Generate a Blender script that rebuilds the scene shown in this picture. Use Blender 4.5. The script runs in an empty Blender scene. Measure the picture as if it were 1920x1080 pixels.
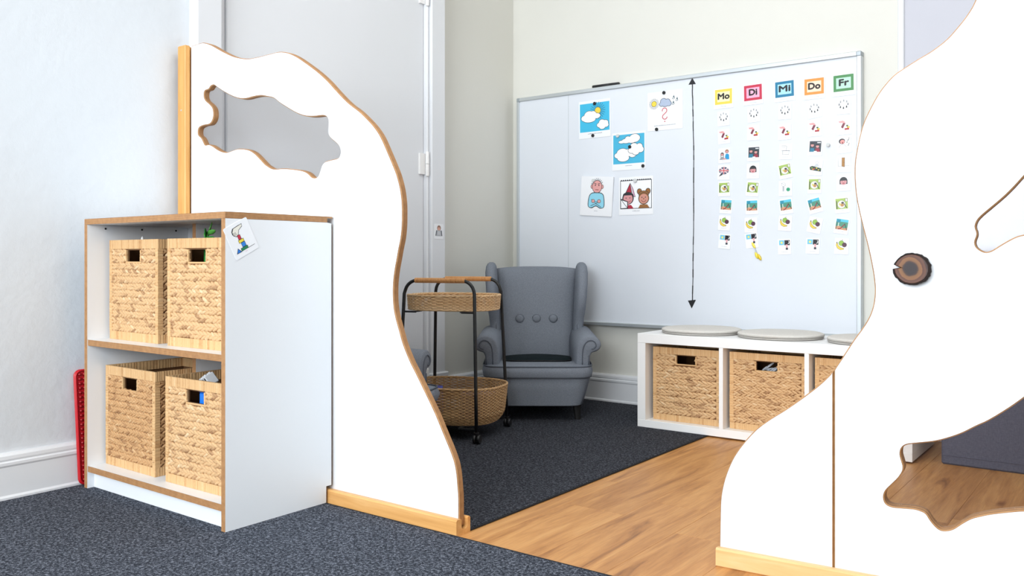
import bpy, bmesh, math, random
from mathutils import Vector, Matrix
from mathutils.geometry import tessellate_polygon
random.seed(7)
S = bpy.context.scene
COL = S.collection
PI = math.pi
R = math.radians

# ------------------------------------------------------------------ camera, world, light, exposure
cam = bpy.data.cameras.new('camera')
cam.sensor_width = 36.0
cam.lens = 36.0 * 1607.0 / 1920.0
cam.shift_y = -55.4 / 1920.0
cam.clip_start = 0.05
cam_o = bpy.data.objects.new('camera', cam)
COL.objects.link(cam_o)
cam_o.location = (0, 0, 0.745)
cam_o.rotation_euler = (R(90), 0, R(36.84))
S.camera = cam_o

W = bpy.data.worlds.new('world')
S.world = W
W.use_nodes = True
W.node_tree.nodes['Background'].inputs[0].default_value = (0.86, 0.93, 1.0, 1)
W.node_tree.nodes['Background'].inputs[1].default_value = 1.0

def area(name, loc, rot, sx, sy, power, color):
    l = bpy.data.lights.new(name, 'AREA')
    l.shape = 'RECTANGLE'; l.size = sx; l.size_y = sy; l.energy = power; l.color = color
    o = bpy.data.objects.new(name, l); COL.objects.link(o)
    o.location = loc; o.rotation_euler = rot
    return o
area('window_daylight', (-0.75, -2.42, 1.85), (R(90), 0, R(0)), 3.2, 2.1, 225, (0.90, 0.955, 1.0))
area('ceiling_fill', (-1.0, 2.0, 3.14), (0, 0, 0), 1.6, 1.2, 24, (1.0, 0.985, 0.96))  # added fill light that brightens the back of the room, not a known fixture
area('ceiling_fill', (0.2, 0.2, 3.14), (0, 0, 0), 1.6, 1.2, 6, (1.0, 0.985, 0.96))  # weaker added fill over the front carpet and dividers, no lamp known here

S.view_settings.view_transform = 'Standard'
S.view_settings.look = 'None'
S.view_settings.gamma = 1.0
S.view_settings.use_curve_mapping = False
S.view_settings.exposure = 0.17

# ------------------------------------------------------------------ materials
def newmat(name):
    m = bpy.data.materials.new(name); m.use_nodes = True
    nt = m.node_tree
    return m, nt, nt.nodes['Principled BSDF']
def nd(nt, t, **kw):
    n = nt.nodes.new(t)
    for k, v in kw.items():
        if k.startswith('i_'):
            n.inputs[k[2:].replace('_', ' ')].default_value = v
        else: setattr(n, k, v)
    return n
def ramp(nt, fac, stops):
    r = nt.nodes.new('ShaderNodeValToRGB')
    el = r.color_ramp.elements
    while len(el) < len(stops): el.new(0.5)
    for e, (p, c) in zip(el, stops): e.position = p; e.color = (*c, 1)
    nt.links.new(fac, r.inputs[0])
    return r.outputs[0]
def srgb(r, g, b):
    f = lambda c: (c/255/12.92 if c/255 <= 0.04045 else ((c/255+0.055)/1.055)**2.4)
    return (f(r), f(g), f(b))
def bump(nt, bs, h, strength, dist):
    b = nd(nt, 'ShaderNodeBump'); b.inputs['Strength'].default_value = strength; b.inputs['Distance'].default_value = dist
    nt.links.new(h, b.inputs['Height']); nt.links.new(b.outputs[0], bs.inputs['Normal'])
_flat = {}
def flat(rgb, rough=0.5, metal=0.0, spec=0.5):
    k = (rgb, rough, metal, spec)
    if k not in _flat:
        m, nt, b = newmat('plain_%02d' % len(_flat))
        b.inputs['Base Color'].default_value = (*srgb(*rgb), 1)
        b.inputs['Roughness'].default_value = rough; b.inputs['Metallic'].default_value = metal
        b.inputs['Specular IOR Level'].default_value = spec
        _flat[k] = m
    return _flat[k]
def coords(nt, scale=(1, 1, 1), src='Object', rot=(0, 0, 0)):
    tc = nd(nt, 'ShaderNodeTexCoord'); mp = nd(nt, 'ShaderNodeMapping')
    mp.inputs['Scale'].default_value = scale; mp.inputs['Rotation'].default_value = rot
    nt.links.new(tc.outputs[src], mp.inputs[0])
    return mp.outputs[0]
def noise(nt, vec, scale, detail=4, rough=0.55, dist=0.0):
    n = nd(nt, 'ShaderNodeTexNoise'); n.inputs['Scale'].default_value = scale; n.inputs['Detail'].default_value = detail
    n.inputs['Roughness'].default_value = rough; n.inputs['Distortion'].default_value = dist
    nt.links.new(vec, n.inputs['Vector'])
    return n.outputs[0]
def painted(name, rgb, rough=0.6, relief=0.15, scale=60, dist=0.003):
    m, nt, b = newmat(name)
    v = coords(nt)
    b.inputs['Roughness'].default_value = rough
    c = ramp(nt, noise(nt, v, 1.7, 3), [(0.3, srgb(*[max(0, x-3) for x in rgb])), (0.7, srgb(*rgb))])
    nt.links.new(c, b.inputs['Base Color'])
    bump(nt, b, noise(nt, v, scale, 5), relief, dist)
    return m
def wood(name, c0, c1, c2, axis, rough=0.45, stretch=14.0, scale=3.0):
    m, nt, b = newmat(name)
    sc = [stretch, stretch, stretch]; sc[axis] = 1.0
    v = coords(nt, tuple(sc))
    n1 = noise(nt, v, scale, 6, 0.6, 0.6)
    c = ramp(nt, n1, [(0.28, srgb(*c0)), (0.5, srgb(*c1)), (0.72, srgb(*c2))])
    nt.links.new(c, b.inputs['Base Color']); b.inputs['Roughness'].default_value = rough
    bump(nt, b, n1, 0.08, 0.002)
    return m
def plywood(name, axis, thick):
    # veneer layers stacked along one object axis
    m, nt, b = newmat(name)
    tc = nd(nt, 'ShaderNodeTexCoord'); sx = nd(nt, 'ShaderNodeSeparateXYZ')
    nt.links.new(tc.outputs['Object'], sx.inputs[0])
    mu = nd(nt, 'ShaderNodeMath', operation='MULTIPLY'); mu.inputs[1].default_value = 9.0 / thick
    nt.links.new(sx.outputs[axis], mu.inputs[0])
    fr = nd(nt, 'ShaderNodeMath', operation='FRACT'); nt.links.new(mu.outputs[0], fr.inputs[0])
    half = nd(nt, 'ShaderNodeMath', operation='MULTIPLY'); half.inputs[1].default_value = 0.5; nt.links.new(mu.outputs[0], half.inputs[0])
    f2 = nd(nt, 'ShaderNodeMath', operation='FRACT'); nt.links.new(half.outputs[0], f2.inputs[0])
    v = coords(nt, (9, 9, 9))
    ad = nd(nt, 'ShaderNodeMath', operation='MULTIPLY_ADD'); ad.inputs[1].default_value = 0.55
    nt.links.new(f2.outputs[0], ad.inputs[0])
    ns = noise(nt, v, 7, 4); sc = nd(nt, 'ShaderNodeMath', operation='MULTIPLY'); sc.inputs[1].default_value = 0.5
    nt.links.new(ns, sc.inputs[0]); nt.links.new(sc.outputs[0], ad.inputs[2])
    c = ramp(nt, ad.outputs[0], [(0.15, srgb(196, 152, 104)), (0.5, srgb(176, 128, 82)), (0.8, srgb(128, 86, 52))])
    nt.links.new(c, b.inputs['Base Color']); b.inputs['Roughness'].default_value = 0.6
    return m
def straw(name, lo, mid, hi, grain_axis=None, spread=0.35):
    # every strand (mesh island) has its own shade of dried stalk
    m, nt, b = newmat(name)
    g = nd(nt, 'ShaderNodeNewGeometry')
    v = coords(nt, (1, 1, 1))
    n = noise(nt, v, 130, 3)
    ad = nd(nt, 'ShaderNodeMath', operation='MULTIPLY_ADD'); ad.inputs[1].default_value = spread
    nt.links.new(n, ad.inputs[0])
    oi = nd(nt, 'ShaderNodeObjectInfo'); sm = nd(nt, 'ShaderNodeMath', operation='ADD'); fr = nd(nt, 'ShaderNodeMath', operation='FRACT')
    nt.links.new(g.outputs['Random Per Island'], sm.inputs[0]); nt.links.new(oi.outputs['Random'], sm.inputs[1]); nt.links.new(sm.outputs[0], fr.inputs[0])
    mu = nd(nt, 'ShaderNodeMath', operation='MULTIPLY'); mu.inputs[1].default_value = 1 - spread
    nt.links.new(fr.outputs[0], mu.inputs[0]); nt.links.new(mu.outputs[0], ad.inputs[2])
    c = ramp(nt, ad.outputs[0], [(0.1, srgb(*lo)), (0.32, srgb(*mid)), (0.75, srgb(*mid)), (0.95, srgb(*hi))])
    nt.links.new(c, b.inputs['Base Color']); b.inputs['Roughness'].default_value = 0.62
    b.inputs['Specular IOR Level'].default_value = 0.3
    bump(nt, b, n, 0.25, 0.002)
    return m
def carpet_mat(name, dark, mid, light):
    m, nt, b = newmat(name)
    v = coords(nt)
    n1 = noise(nt, v, 130, 3, 0.75); n2 = noise(nt, v, 420, 2, 0.7)
    ad = nd(nt, 'ShaderNodeMath', operation='MULTIPLY_ADD'); ad.inputs[1].default_value = 0.6
    nt.links.new(n1, ad.inputs[0])
    mu = nd(nt, 'ShaderNodeMath', operation='MULTIPLY'); mu.inputs[1].default_value = 0.4
    nt.links.new(n2, mu.inputs[0]); nt.links.new(mu.outputs[0], ad.inputs[2])
    c = ramp(nt, ad.outputs[0], [(0.38, srgb(*dark)), (0.5, srgb(*mid)), (0.62, srgb(*light))])
    nt.links.new(c, b.inputs['Base Color']); b.inputs['Roughness'].default_value = 0.95
    b.inputs['Specular IOR Level'].default_value = 0.1
    bump(nt, b, ad.outputs[0], 0.5, 0.006)
    return m
def fabric(name, lo, hi, scale=1000):
    m, nt, b = newmat(name)
    v1 = coords(nt, (1, 1, 0.25)); v2 = coords(nt, (0.25, 0.25, 1))
    n1 = noise(nt, v1, scale, 2, 0.6); n2 = noise(nt, v2, scale, 2, 0.6)
    ad = nd(nt, 'ShaderNodeMath', operation='ADD'); nt.links.new(n1, ad.inputs[0]); nt.links.new(n2, ad.inputs[1])
    h = nd(nt, 'ShaderNodeMath', operation='MULTIPLY'); h.inputs[1].default_value = 0.5; nt.links.new(ad.outputs[0], h.inputs[0])
    c = ramp(nt, h.outputs[0], [(0.3, srgb(*lo)), (0.7, srgb(*hi))])
    nt.links.new(c, b.inputs['Base Color']); b.inputs['Roughness'].default_value = 0.9
    b.inputs['Specular IOR Level'].default_value = 0.15
    bump(nt, b, h.outputs[0], 0.2, 0.001)
    return m

M = {}
M['wall'] = painted('warm_white_wall_paint', (223, 222, 215), 0.7, 0.12, 40)
M['wall_near'] = painted('white_plaster_wall', (215, 219, 224), 0.7, 0.35, 22, 0.006)
M['gloss_paint'] = painted('white_gloss_paint', (228, 230, 234), 0.35, 0.05, 15)
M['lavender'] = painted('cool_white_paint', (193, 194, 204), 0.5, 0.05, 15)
M['laminate'] = painted('white_laminate', (236, 239, 243), 0.38, 0.02, 10)
M['lacquer'] = painted('white_lacquer', (244, 243, 242), 0.4, 0.02, 10)
M['board_face'] = painted('whiteboard_enamel', (226, 231, 239), 0.16, 0.0, 10)
M['ply_y'] = plywood('plywood_edge_y', 1, 0.018)
M['ply_z'] = plywood('plywood_edge_z', 2, 0.018)
M['ply_x'] = plywood('plywood_edge_x', 0, 0.018)
M['beam'] = wood('oiled_alder_beam', (202, 144, 80), (220, 164, 98), (232, 184, 122), 0)
M['post'] = wood('oiled_alder_post', (196, 136, 66), (214, 156, 84), (224, 170, 100), 2)
M['beam_r'] = wood('oak_beam', (214, 168, 110), (228, 186, 130), (238, 202, 152), 0)
M['carpet'] = carpet_mat('felt_carpet', (22, 25, 31), (58, 62, 72), (132, 137, 149))
M['rug'] = carpet_mat('felt_rug', (20, 21, 25), (48, 50, 57), (100, 102, 110))
M['binding'] = flat((24, 26, 32), 0.9)
M['straw'] = straw('water_hyacinth', (142, 98, 66), (212, 173, 128), (240, 218, 182))
M['straw_b'] = straw('water_hyacinth_brown', (132, 88, 56), (198, 154, 108), (226, 192, 148))
M['wrap'] = straw('wrapped_stalk', (188, 140, 92), (216, 175, 126), (232, 200, 156))
M['straw_dark'] = flat((120, 84, 52), 0.9)
M['wicker'] = straw('willow_wicker', (150, 108, 68), (200, 160, 114), (222, 188, 144))
M['wicker_pale'] = straw('pale_willow_wicker', (186, 146, 104), (222, 186, 142), (240, 214, 178))
M['rattan'] = straw('rattan_binding', (196, 138, 84), (208, 152, 98), (220, 168, 116))
M['black_metal'] = flat((22, 23, 25), 0.4)
M['black_plastic'] = flat((18, 18, 20), 0.45)
M['black_wood'] = flat((16, 15, 15), 0.4)
M['grey_cloth'] = fabric('grey_upholstery', (96, 102, 113), (148, 154, 164))
M['grey_cloth2'] = fabric('grey_upholstery_dark', (84, 89, 99), (100, 106, 116))
M['dark_pad'] = fabric('dark_teal_pad', (14, 22, 26), (26, 38, 42))
M['foam'] = fabric('slate_cloth', (84, 84, 98), (104, 104, 118), 300)
M['felt'] = fabric('beige_felt', (204, 200, 194), (222, 218, 212), 500)
M['felt_edge'] = fabric('beige_felt_edge', (182, 178, 172), (198, 194, 188), 500)
M['alu'] = flat((204, 210, 214), 0.35, 0.6)
M['alu_dull'] = flat((168, 176, 182), 0.45, 0.5)
M['red'] = flat((196, 22, 34), 0.35)
M['red_dark'] = flat((158, 14, 24), 0.35)
M['paper'] = flat((242, 244, 248), 0.35)
M['black'] = flat((20, 20, 24), 0.5)
def pane_mat():
    m, nt, b = newmat('grey_acrylic')
    tr = nd(nt, 'ShaderNodeBsdfTransparent'); tr.inputs[0].default_value = (0.955, 0.955, 0.96, 1)
    gl = nd(nt, 'ShaderNodeBsdfGlossy'); gl.inputs['Roughness'].default_value = 0.05
    mx = nd(nt, 'ShaderNodeMixShader'); mx.inputs[0].default_value = 0.03
    nt.links.new(tr.outputs[0], mx.inputs[1]); nt.links.new(gl.outputs[0], mx.inputs[2])
    nt.links.new(mx.outputs[0], nt.nodes['Material Output'].inputs[0])
    return m
M['pane'] = pane_mat()
def plank_mat():
    m, nt, b = newmat('oak_floor_plank')
    oi = nd(nt, 'ShaderNodeObjectInfo')
    tc = nd(nt, 'ShaderNodeTexCoord'); mp = nd(nt, 'ShaderNodeMapping'); mp.inputs['Scale'].default_value = (9, 0.9, 9)
    cb = nd(nt, 'ShaderNodeCombineXYZ')
    for k in (0, 1):
        mu = nd(nt, 'ShaderNodeMath', operation='MULTIPLY'); mu.inputs[1].default_value = 37.0 + 20*k
        nt.links.new(oi.outputs['Random'], mu.inputs[0]); nt.links.new(mu.outputs[0], cb.inputs[k])
    nt.links.new(tc.outputs['Object'], mp.inputs[0]); nt.links.new(cb.outputs[0], mp.inputs['Location'])
    n1 = noise(nt, mp.outputs[0], 2.2, 7, 0.62, 0.9)
    c = ramp(nt, n1, [(0.22, srgb(116, 70, 34)), (0.4, srgb(190, 132, 74)), (0.55, srgb(212, 154, 92)), (0.8, srgb(224, 172, 110))])
    mx = nd(nt, 'ShaderNodeMixRGB', blend_type='MULTIPLY'); mx.inputs[0].default_value = 1.0
    nt.links.new(c, mx.inputs[1])
    tone = ramp(nt, oi.outputs['Random'], [(0.0, (0.9, 0.88, 0.86)), (1.0, (1.0, 1.0, 1.0))])
    nt.links.new(tone, mx.inputs[2])
    fm = nd(nt, 'ShaderNodeMapping'); fm.inputs['Scale'].default_value = (70, 3.0, 70)
    nt.links.new(tc.outputs['Object'], fm.inputs[0]); nt.links.new(cb.outputs[0], fm.inputs['Location'])
    fg = ramp(nt, noise(nt, fm.outputs[0], 3.0, 6, 0.7, 0.4), [(0.3, (0.80, 0.77, 0.74)), (0.6, (1.0, 1.0, 1.0))])
    mf = nd(nt, 'ShaderNodeMixRGB', blend_type='MULTIPLY'); mf.inputs[0].default_value = 1.0
    nt.links.new(mx.outputs[0], mf.inputs[1]); nt.links.new(fg, mf.inputs[2]); mx = mf
    # scattered dark knots
    v2 = nd(nt, 'ShaderNodeMapping'); v2.inputs['Scale'].default_value = (6, 2.2, 6)
    nt.links.new(tc.outputs['Object'], v2.inputs[0]); nt.links.new(cb.outputs[0], v2.inputs['Location'])
    vo = nd(nt, 'ShaderNodeTexVoronoi'); vo.inputs['Scale'].default_value = 1.0
    nt.links.new(v2.outputs[0], vo.inputs['Vector'])
    k = ramp(nt, vo.outputs['Distance'], [(0.02, (0.45, 0.33, 0.22)), (0.1, (1, 1, 1))])
    m2 = nd(nt, 'ShaderNodeMixRGB', blend_type='MULTIPLY'); m2.inputs[0].default_value = 0.8
    nt.links.new(mx.outputs[0], m2.inputs[1]); nt.links.new(k, m2.inputs[2])
    nt.links.new(m2.outputs[0], b.inputs['Base Color']); b.inputs['Roughness'].default_value = 0.42
    bump(nt, b, n1, 0.06, 0.002)
    return m
M['plank'] = plank_mat()

# ------------------------------------------------------------------ mesh building
class MB:
    def __init__(s): s.v = []; s.f = []; s.m = []; s.mats = []; s.mi = 0
    def use(s, mat):
        if mat not in s.mats: s.mats.append(mat)
        s.mi = s.mats.index(mat); return s
    def add(s, vs, fs):
        o = len(s.v); s.v += [tuple(p) for p in vs]
        for f in fs: s.f.append([i + o for i in f]); s.m.append(s.mi)
    def box(s, x0, x1, y0, y1, z0, z1, bev=0.0):
        if bev <= 0:
            s.add([(x0,y0,z0),(x1,y0,z0),(x1,y1,z0),(x0,y1,z0),(x0,y0,z1),(x1,y0,z1),(x1,y1,z1),(x0,y1,z1)],
                  [(0,3,2,1),(4,5,6,7),(0,1,5,4),(1,2,6,5),(2,3,7,6),(3,0,4,7)]); return s
        b = bev; v = []; ids = {}
        for i, (x, sx) in enumerate(((x0, 1), (x1, -1))):
            for j, (y, sy) in enumerate(((y0, 1), (y1, -1))):
                for k, (z, sz) in enumerate(((z0, 1), (z1, -1))):
                    ids[i, j, k, 0] = len(v); v.append((x, y + sy*b, z + sz*b))
                    ids[i, j, k, 1] = len(v); v.append((x + sx*b, y, z + sz*b))
                    ids[i, j, k, 2] = len(v); v.append((x + sx*b, y + sy*b, z))
        f = []
        q = lambda a, fl: f.append(a[::-1] if fl else a)
        for i in (0, 1):
            q([ids[i,0,0,0], ids[i,0,1,0], ids[i,1,1,0], ids[i,1,0,0]], i == 1)
            q([ids[0,i,0,1], ids[1,i,0,1], ids[1,i,1,1], ids[0,i,1,1]], i == 1)
            q([ids[0,0,i,2], ids[0,1,i,2], ids[1,1,i,2], ids[1,0,i,2]], i == 1)
        for a in (0, 1):
            for c in (0, 1):
                q([ids[a,c,0,0], ids[a,c,0,1], ids[a,c,1,1], ids[a,c,1,0]], (a + c) % 2 == 1)
                q([ids[a,0,c,0], ids[a,1,c,0], ids[a,1,c,2], ids[a,0,c,2]], (a + c) % 2 == 1)
                q([ids[0,a,c,1], ids[0,a,c,2], ids[1,a,c,2], ids[1,a,c,1]], (a + c) % 2 == 1)
                for k in (0, 1):
                    q([ids[a,c,k,0], ids[a,c,k,2], ids[a,c,k,1]], (a + c + k) % 2 == 1)
        s.add(v, f); return s
    def tube(s, pts, r, n=8, closed=False, caps=True):
        pts = [Vector(p) for p in pts]; N = len(pts); rs = r if isinstance(r, (list, tuple)) else [r]*N
        ring = []; up = None
        for i, p in enumerate(pts):
            if closed: t = pts[(i+1) % N] - pts[i-1]
            else: t = pts[min(i+1, N-1)] - pts[max(i-1, 0)]
            t.normalize()
            if up is None:
                up = Vector((0, 0, 1)) if abs(t.z) < 0.9 else Vector((1, 0, 0))
            a = (up - t*up.dot(t)).normalized(); up = a; b = t.cross(a)
            ring.append([p + (a*math.cos(2*PI*k/n) + b*math.sin(2*PI*k/n))*rs[i] for k in range(n)])
        vs = [q for rg in ring for q in rg]; fs = []
        for i in range(N if closed else N-1):
            j = (i+1) % N
            for k in range(n): fs.append((i*n+k, i*n+(k+1) % n, j*n+(k+1) % n, j*n+k))
        if caps and not closed: fs += [tuple(range(n))[::-1], tuple((N-1)*n+k for k in range(n))]
        s.add(vs, fs); return s
    def loft(s, st, n=28, caps=True):
        # stations: (z, xc, yc, half x, half y, exponent)
        vs = []; fs = []
        for (z, xc, yc, hx, hy, e) in st:
            for k in range(n):
                a = 2*PI*k/n; c, d = math.cos(a), math.sin(a)
                vs.append((xc + hx*math.copysign(abs(c)**(2/e), c), yc + hy*math.copysign(abs(d)**(2/e), d), z))
        N = len(st)
        for i in range(N-1):
            for k in range(n): fs.append((i*n+k, i*n+(k+1) % n, (i+1)*n+(k+1) % n, (i+1)*n+k))
        if caps: fs += [tuple(range(n))[::-1], tuple((N-1)*n+k for k in range(n))]
        s.add(vs, fs); return s
    def prism(s, poly, axis, a0, a1, bev=0.0):
        # closed 2D polygon extruded along axis (0: poly is (y,z), 1: (x,z), 2: (x,y)), optional bevel on both rims
        def P(p, t): return ((t, p[0], p[1]), (p[0], t, p[1]), (p[0], p[1], t))[axis]
        n = len(poly)
        A = sum(poly[i][0]*poly[(i+1) % n][1] - poly[(i+1) % n][0]*poly[i][1] for i in range(n))
        if A < 0: poly = poly[::-1]
        ins = inset(poly, bev) if bev else poly
        lay = [(ins, a0), (poly, a0 + bev), (poly, a1 - bev), (ins, a1)] if bev else [(poly, a0), (poly, a1)]
        vs = [P(p, t) for pl, t in lay for p in pl]; fs = []
        fl = axis == 1
        for l in range(len(lay)-1):
            for k in range(n):
                q = (l*n+k, l*n+(k+1) % n, (l+1)*n+(k+1) % n, (l+1)*n+k); fs.append(q[::-1] if fl else q)
        t = tessellate_polygon([[Vector((p[0], p[1], 0)) for p in ins]])
        top = (len(lay)-1)*n
        for tri in t:
            a, b, c = (ins[i] for i in tri)
            ccw = (b[0]-a[0])*(c[1]-a[1]) - (b[1]-a[1])*(c[0]-a[0]) > 0
            tri = tuple(tri) if ccw else tuple(tri)[::-1]
            up = tuple(i + top for i in tri); dn = tri[::-1]
            fs += [up[::-1], dn[::-1]] if fl else [up, dn]
        s.add(vs, fs); return s
    def lathe(s, prof, n=24, c=(0, 0, 0), axis=2):
        vs = []; fs = []
        for r_, h in prof:
            for k in range(n):
                a = 2*PI*k/n; x, y = r_*math.cos(a), r_*math.sin(a)
                vs.append({2: (c[0]+x, c[1]+y, c[2]+h), 1: (c[0]+x, c[1]-h, c[2]+y), 0: (c[0]+h, c[1]+x, c[2]+y)}[axis])
        for i in range(len(prof)-1):
            for k in range(n): fs.append((i*n+k, i*n+(k+1) % n, (i+1)*n+(k+1) % n, (i+1)*n+k))
        fs += [tuple(range(n))[::-1], tuple((len(prof)-1)*n+k for k in range(n))]
        s.add(vs, fs); return s
    def lump(s, c, d, nrm, ln, wd, dp, seg=6):
        # a plump leaf of stalk: centre, direction, outward normal, length, width, depth
        c = Vector(c); d = Vector(d).normalized(); nrm = Vector(nrm).normalized(); w = nrm.cross(d)
        vs = [c - d*ln/2]; fs = []
        sts = ((-0.30, 0.78), (0.02, 1.0), (0.33, 0.7))
        for t, q in sts:
            for k in range(seg):
                a = 2*PI*k/seg
                vs.append(c + d*(t*ln) + w*(math.cos(a)*wd/2*q) + nrm*(math.sin(a)*dp/2*q))
        vs.append(c + d*ln/2); e = len(vs)-1
        for k in range(seg):
            k2 = (k+1) % seg
            fs.append((0, 1+k2, 1+k)); fs.append((e, 1+2*seg+k, 1+2*seg+k2))
            for i in (0, 1): fs.append((1+i*seg+k, 1+i*seg+k2, 1+(i+1)*seg+k2, 1+(i+1)*seg+k))
        s.add(vs, fs); return s
    def xf(s, fn, start=0):
        for i in range(start, len(s.v)): s.v[i] = tuple(fn(s.v[i]))
        return s
    def mesh(s, name, smooth=False):
        me = bpy.data.meshes.new(name)
        me.from_pydata(s.v, [], s.f)
        for m in s.mats: me.materials.append(m)
        me.polygons.foreach_set('material_index', s.m)
        me.polygons.foreach_set('use_smooth', [bool(smooth)]*len(s.f))
        bm = bmesh.new(); bm.from_mesh(me); bmesh.ops.recalc_face_normals(bm, faces=bm.faces); bm.to_mesh(me); bm.free()
        me.update()
        if smooth and smooth is not True: me.set_sharp_from_angle(angle=R(smooth))
        return me
    def build(s, name, parent=None, smooth=False, mat=None):
        if mat and not s.mats: s.mats = [mat]
        o = bpy.data.objects.new(name, s.mesh(name, smooth)); COL.objects.link(o)
        if parent: o.parent = parent
        return o
def inset(poly, d):
    # move a closed counter-clockwise polygon inwards by d
    n = len(poly); out = []
    for i in range(n):
        a, b, c = Vector(poly[i-1]), Vector(poly[i]), Vector(poly[(i+1) % n])
        e1 = (b-a); e2 = (c-b)
        if e1.length < 1e-7 or e2.length < 1e-7: out.append(tuple(b)); continue
        e1.normalize(); e2.normalize()
        n1 = Vector((-e1.y, e1.x)); n2 = Vector((-e2.y, e2.x)); m = n1 + n2
        if m.length < 1e-5: m = n1
        m.normalize(); k = d / max(0.35, m.dot(n1))
        out.append((b.x + m.x*k, b.y + m.y*k))
    return out
def spline(pts, sub=3, closed=True):
    n = len(pts); out = []
    for i in range(n if closed else n-1):
        g = (lambda k: pts[k % n]) if closed else (lambda k: pts[min(max(k, 0), n-1)])
        p0, p1, p2, p3 = g(i-1), g(i), g(i+1), g(i+2)
        for j in range(sub):
            t = j/sub
            out.append(tuple(0.5*((2*p1[q]) + (-p0[q]+p2[q])*t + (2*p0[q]-5*p1[q]+4*p2[q]-p3[q])*t*t + (-p0[q]+3*p1[q]-3*p2[q]+p3[q])*t**3) for q in (0, 1)))
    if not closed: out.append(pts[-1])
    return out

def tag(o, label=None, cat=None, group=None, kind=None):
    if label: o['label'] = label
    if cat: o['category'] = cat
    if group: o['group'] = group
    if kind: o['kind'] = kind
    return o
def thing(name, label, cat, loc=(0, 0, 0), rz=0.0, group=None, matrix=None):
    o = bpy.data.objects.new(name, None); COL.objects.link(o)
    o.empty_display_size = 0.05
    if matrix is not None: o.matrix_world = matrix
    else: o.location = loc; o.rotation_euler = (0, 0, rz)
    return tag(o, label, cat, group)
def copy_tree(o, parent=None):
    c = o.copy(); COL.objects.link(c)
    if parent: c.parent = parent
    for ch in list(o.children): copy_tree(ch, c)
    return c
def struct(mb, name, parent=None, smooth=False):
    o = mb.build(name, parent, smooth)
    if not parent: o['kind'] = 'structure'
    return o
def box_part(name, mat, parent, dims, bev=0.0):
    return MB().use(mat).box(*dims, bev=bev).build(name, parent)
L_OUT=[(-2.776,1.505),(-2.736,1.507),(-2.703,1.508),(-2.68,1.506),(-2.64,1.493),(-2.58,1.464),(-2.52,1.438),(-2.471,1.423),(-2.422,1.414),(-2.367,1.413),(-2.312,1.414),(-2.267,1.414),(-2.222,1.405),(-2.178,1.386),(-2.128,1.357),(-2.079,1.326),(-2.034,1.293),(-1.997,1.261),(-1.964,1.233),(-1.931,1.208),(-1.894,1.185),(-1.855,1.155),(-1.824,1.127),(-1.8,1.098),(-1.776,1.058),(-1.754,1.019),(-1.736,0.9846),(-1.722,0.9444),(-1.715,0.9046),(-1.714,0.868),(-1.715,0.8342),(-1.72,0.8006),(-1.728,0.7723),(-1.736,0.7398),(-1.743,0.7122),(-1.749,0.6754),(-1.75,0.6386),(-1.747,0.6045),(-1.739,0.5736),(-1.725,0.5376),(-1.712,0.5044),(-1.694,0.4718),(-1.679,0.4476),(-1.659,0.4205),(-1.635,0.3859),(-1.611,0.3517),(-1.588,0.3172),(-1.569,0.2852),(-1.551,0.2542),(-1.534,0.2254),(-1.518,0.1927),(-1.51,0.1619),(-1.506,0.1277),(-1.503,0.0961),(-1.503,0.0374)]
L_HOLE=[(-2.623,1.349),(-2.604,1.339),(-2.565,1.319),(-2.517,1.298),(-2.474,1.285),(-2.438,1.281),(-2.401,1.283),(-2.361,1.282),(-2.326,1.275),(-2.293,1.266),(-2.262,1.247),(-2.217,1.224),(-2.174,1.204),(-2.135,1.192),(-2.097,1.187),(-2.059,1.186),(-2.043,1.183),(-2.033,1.176),(-2.029,1.162),(-2.031,1.143),(-2.03,1.127),(-2.019,1.113),(-1.998,1.099),(-1.982,1.086),(-1.975,1.071),(-1.978,1.057),(-1.988,1.05),(-2.019,1.047),(-2.045,1.043),(-2.059,1.033),(-2.067,1.017),(-2.076,1.002),(-2.088,0.9966),(-2.105,0.9997),(-2.126,1.014),(-2.152,1.023),(-2.195,1.03),(-2.24,1.035),(-2.28,1.036),(-2.303,1.039),(-2.326,1.049),(-2.339,1.056),(-2.365,1.075),(-2.397,1.097),(-2.433,1.111),(-2.479,1.117),(-2.507,1.115),(-2.541,1.11),(-2.569,1.113),(-2.599,1.123),(-2.628,1.137),(-2.651,1.145),(-2.673,1.145),(-2.684,1.156),(-2.696,1.172),(-2.714,1.184),(-2.717,1.198),(-2.709,1.209),(-2.684,1.214),(-2.648,1.215),(-2.631,1.227),(-2.624,1.245),(-2.628,1.269),(-2.646,1.286),(-2.671,1.302),(-2.681,1.319),(-2.676,1.335),(-2.653,1.338),(-2.641,1.347)]
R_OUT=[(0.0015,0.0441),(0.0026,0.1046),(0.004,0.153),(0.009,0.1875),(0.0188,0.2225),(0.0335,0.258),(0.0505,0.2864),(0.072,0.315),(0.0957,0.3412),(0.1262,0.3664),(0.1584,0.3895),(0.1901,0.4145),(0.2168,0.437),(0.2388,0.4569),(0.2605,0.4803),(0.2734,0.4983),(0.2934,0.5311),(0.312,0.562),(0.3304,0.5896),(0.3441,0.6145),(0.3522,0.639),(0.3559,0.668),(0.3545,0.6969),(0.3495,0.7306),(0.3418,0.7695),(0.3326,0.8083),(0.3235,0.8475),(0.3166,0.8867),(0.3135,0.9259),(0.314,0.9601),(0.3186,0.9912),(0.3248,1.022),(0.3331,1.05),(0.3471,1.081),(0.367,1.116),(0.3928,1.146),(0.4167,1.162),(0.4447,1.178),(0.4708,1.192),(0.4993,1.213),(0.5218,1.238),(0.5385,1.26),(0.5528,1.287),(0.5662,1.335),(0.5779,1.395),(0.5954,1.446),(0.6221,1.479),(0.6687,1.485),(0.7319,1.449),(0.8011,1.439),(0.8674,1.45),(0.9232,1.427)]
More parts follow.
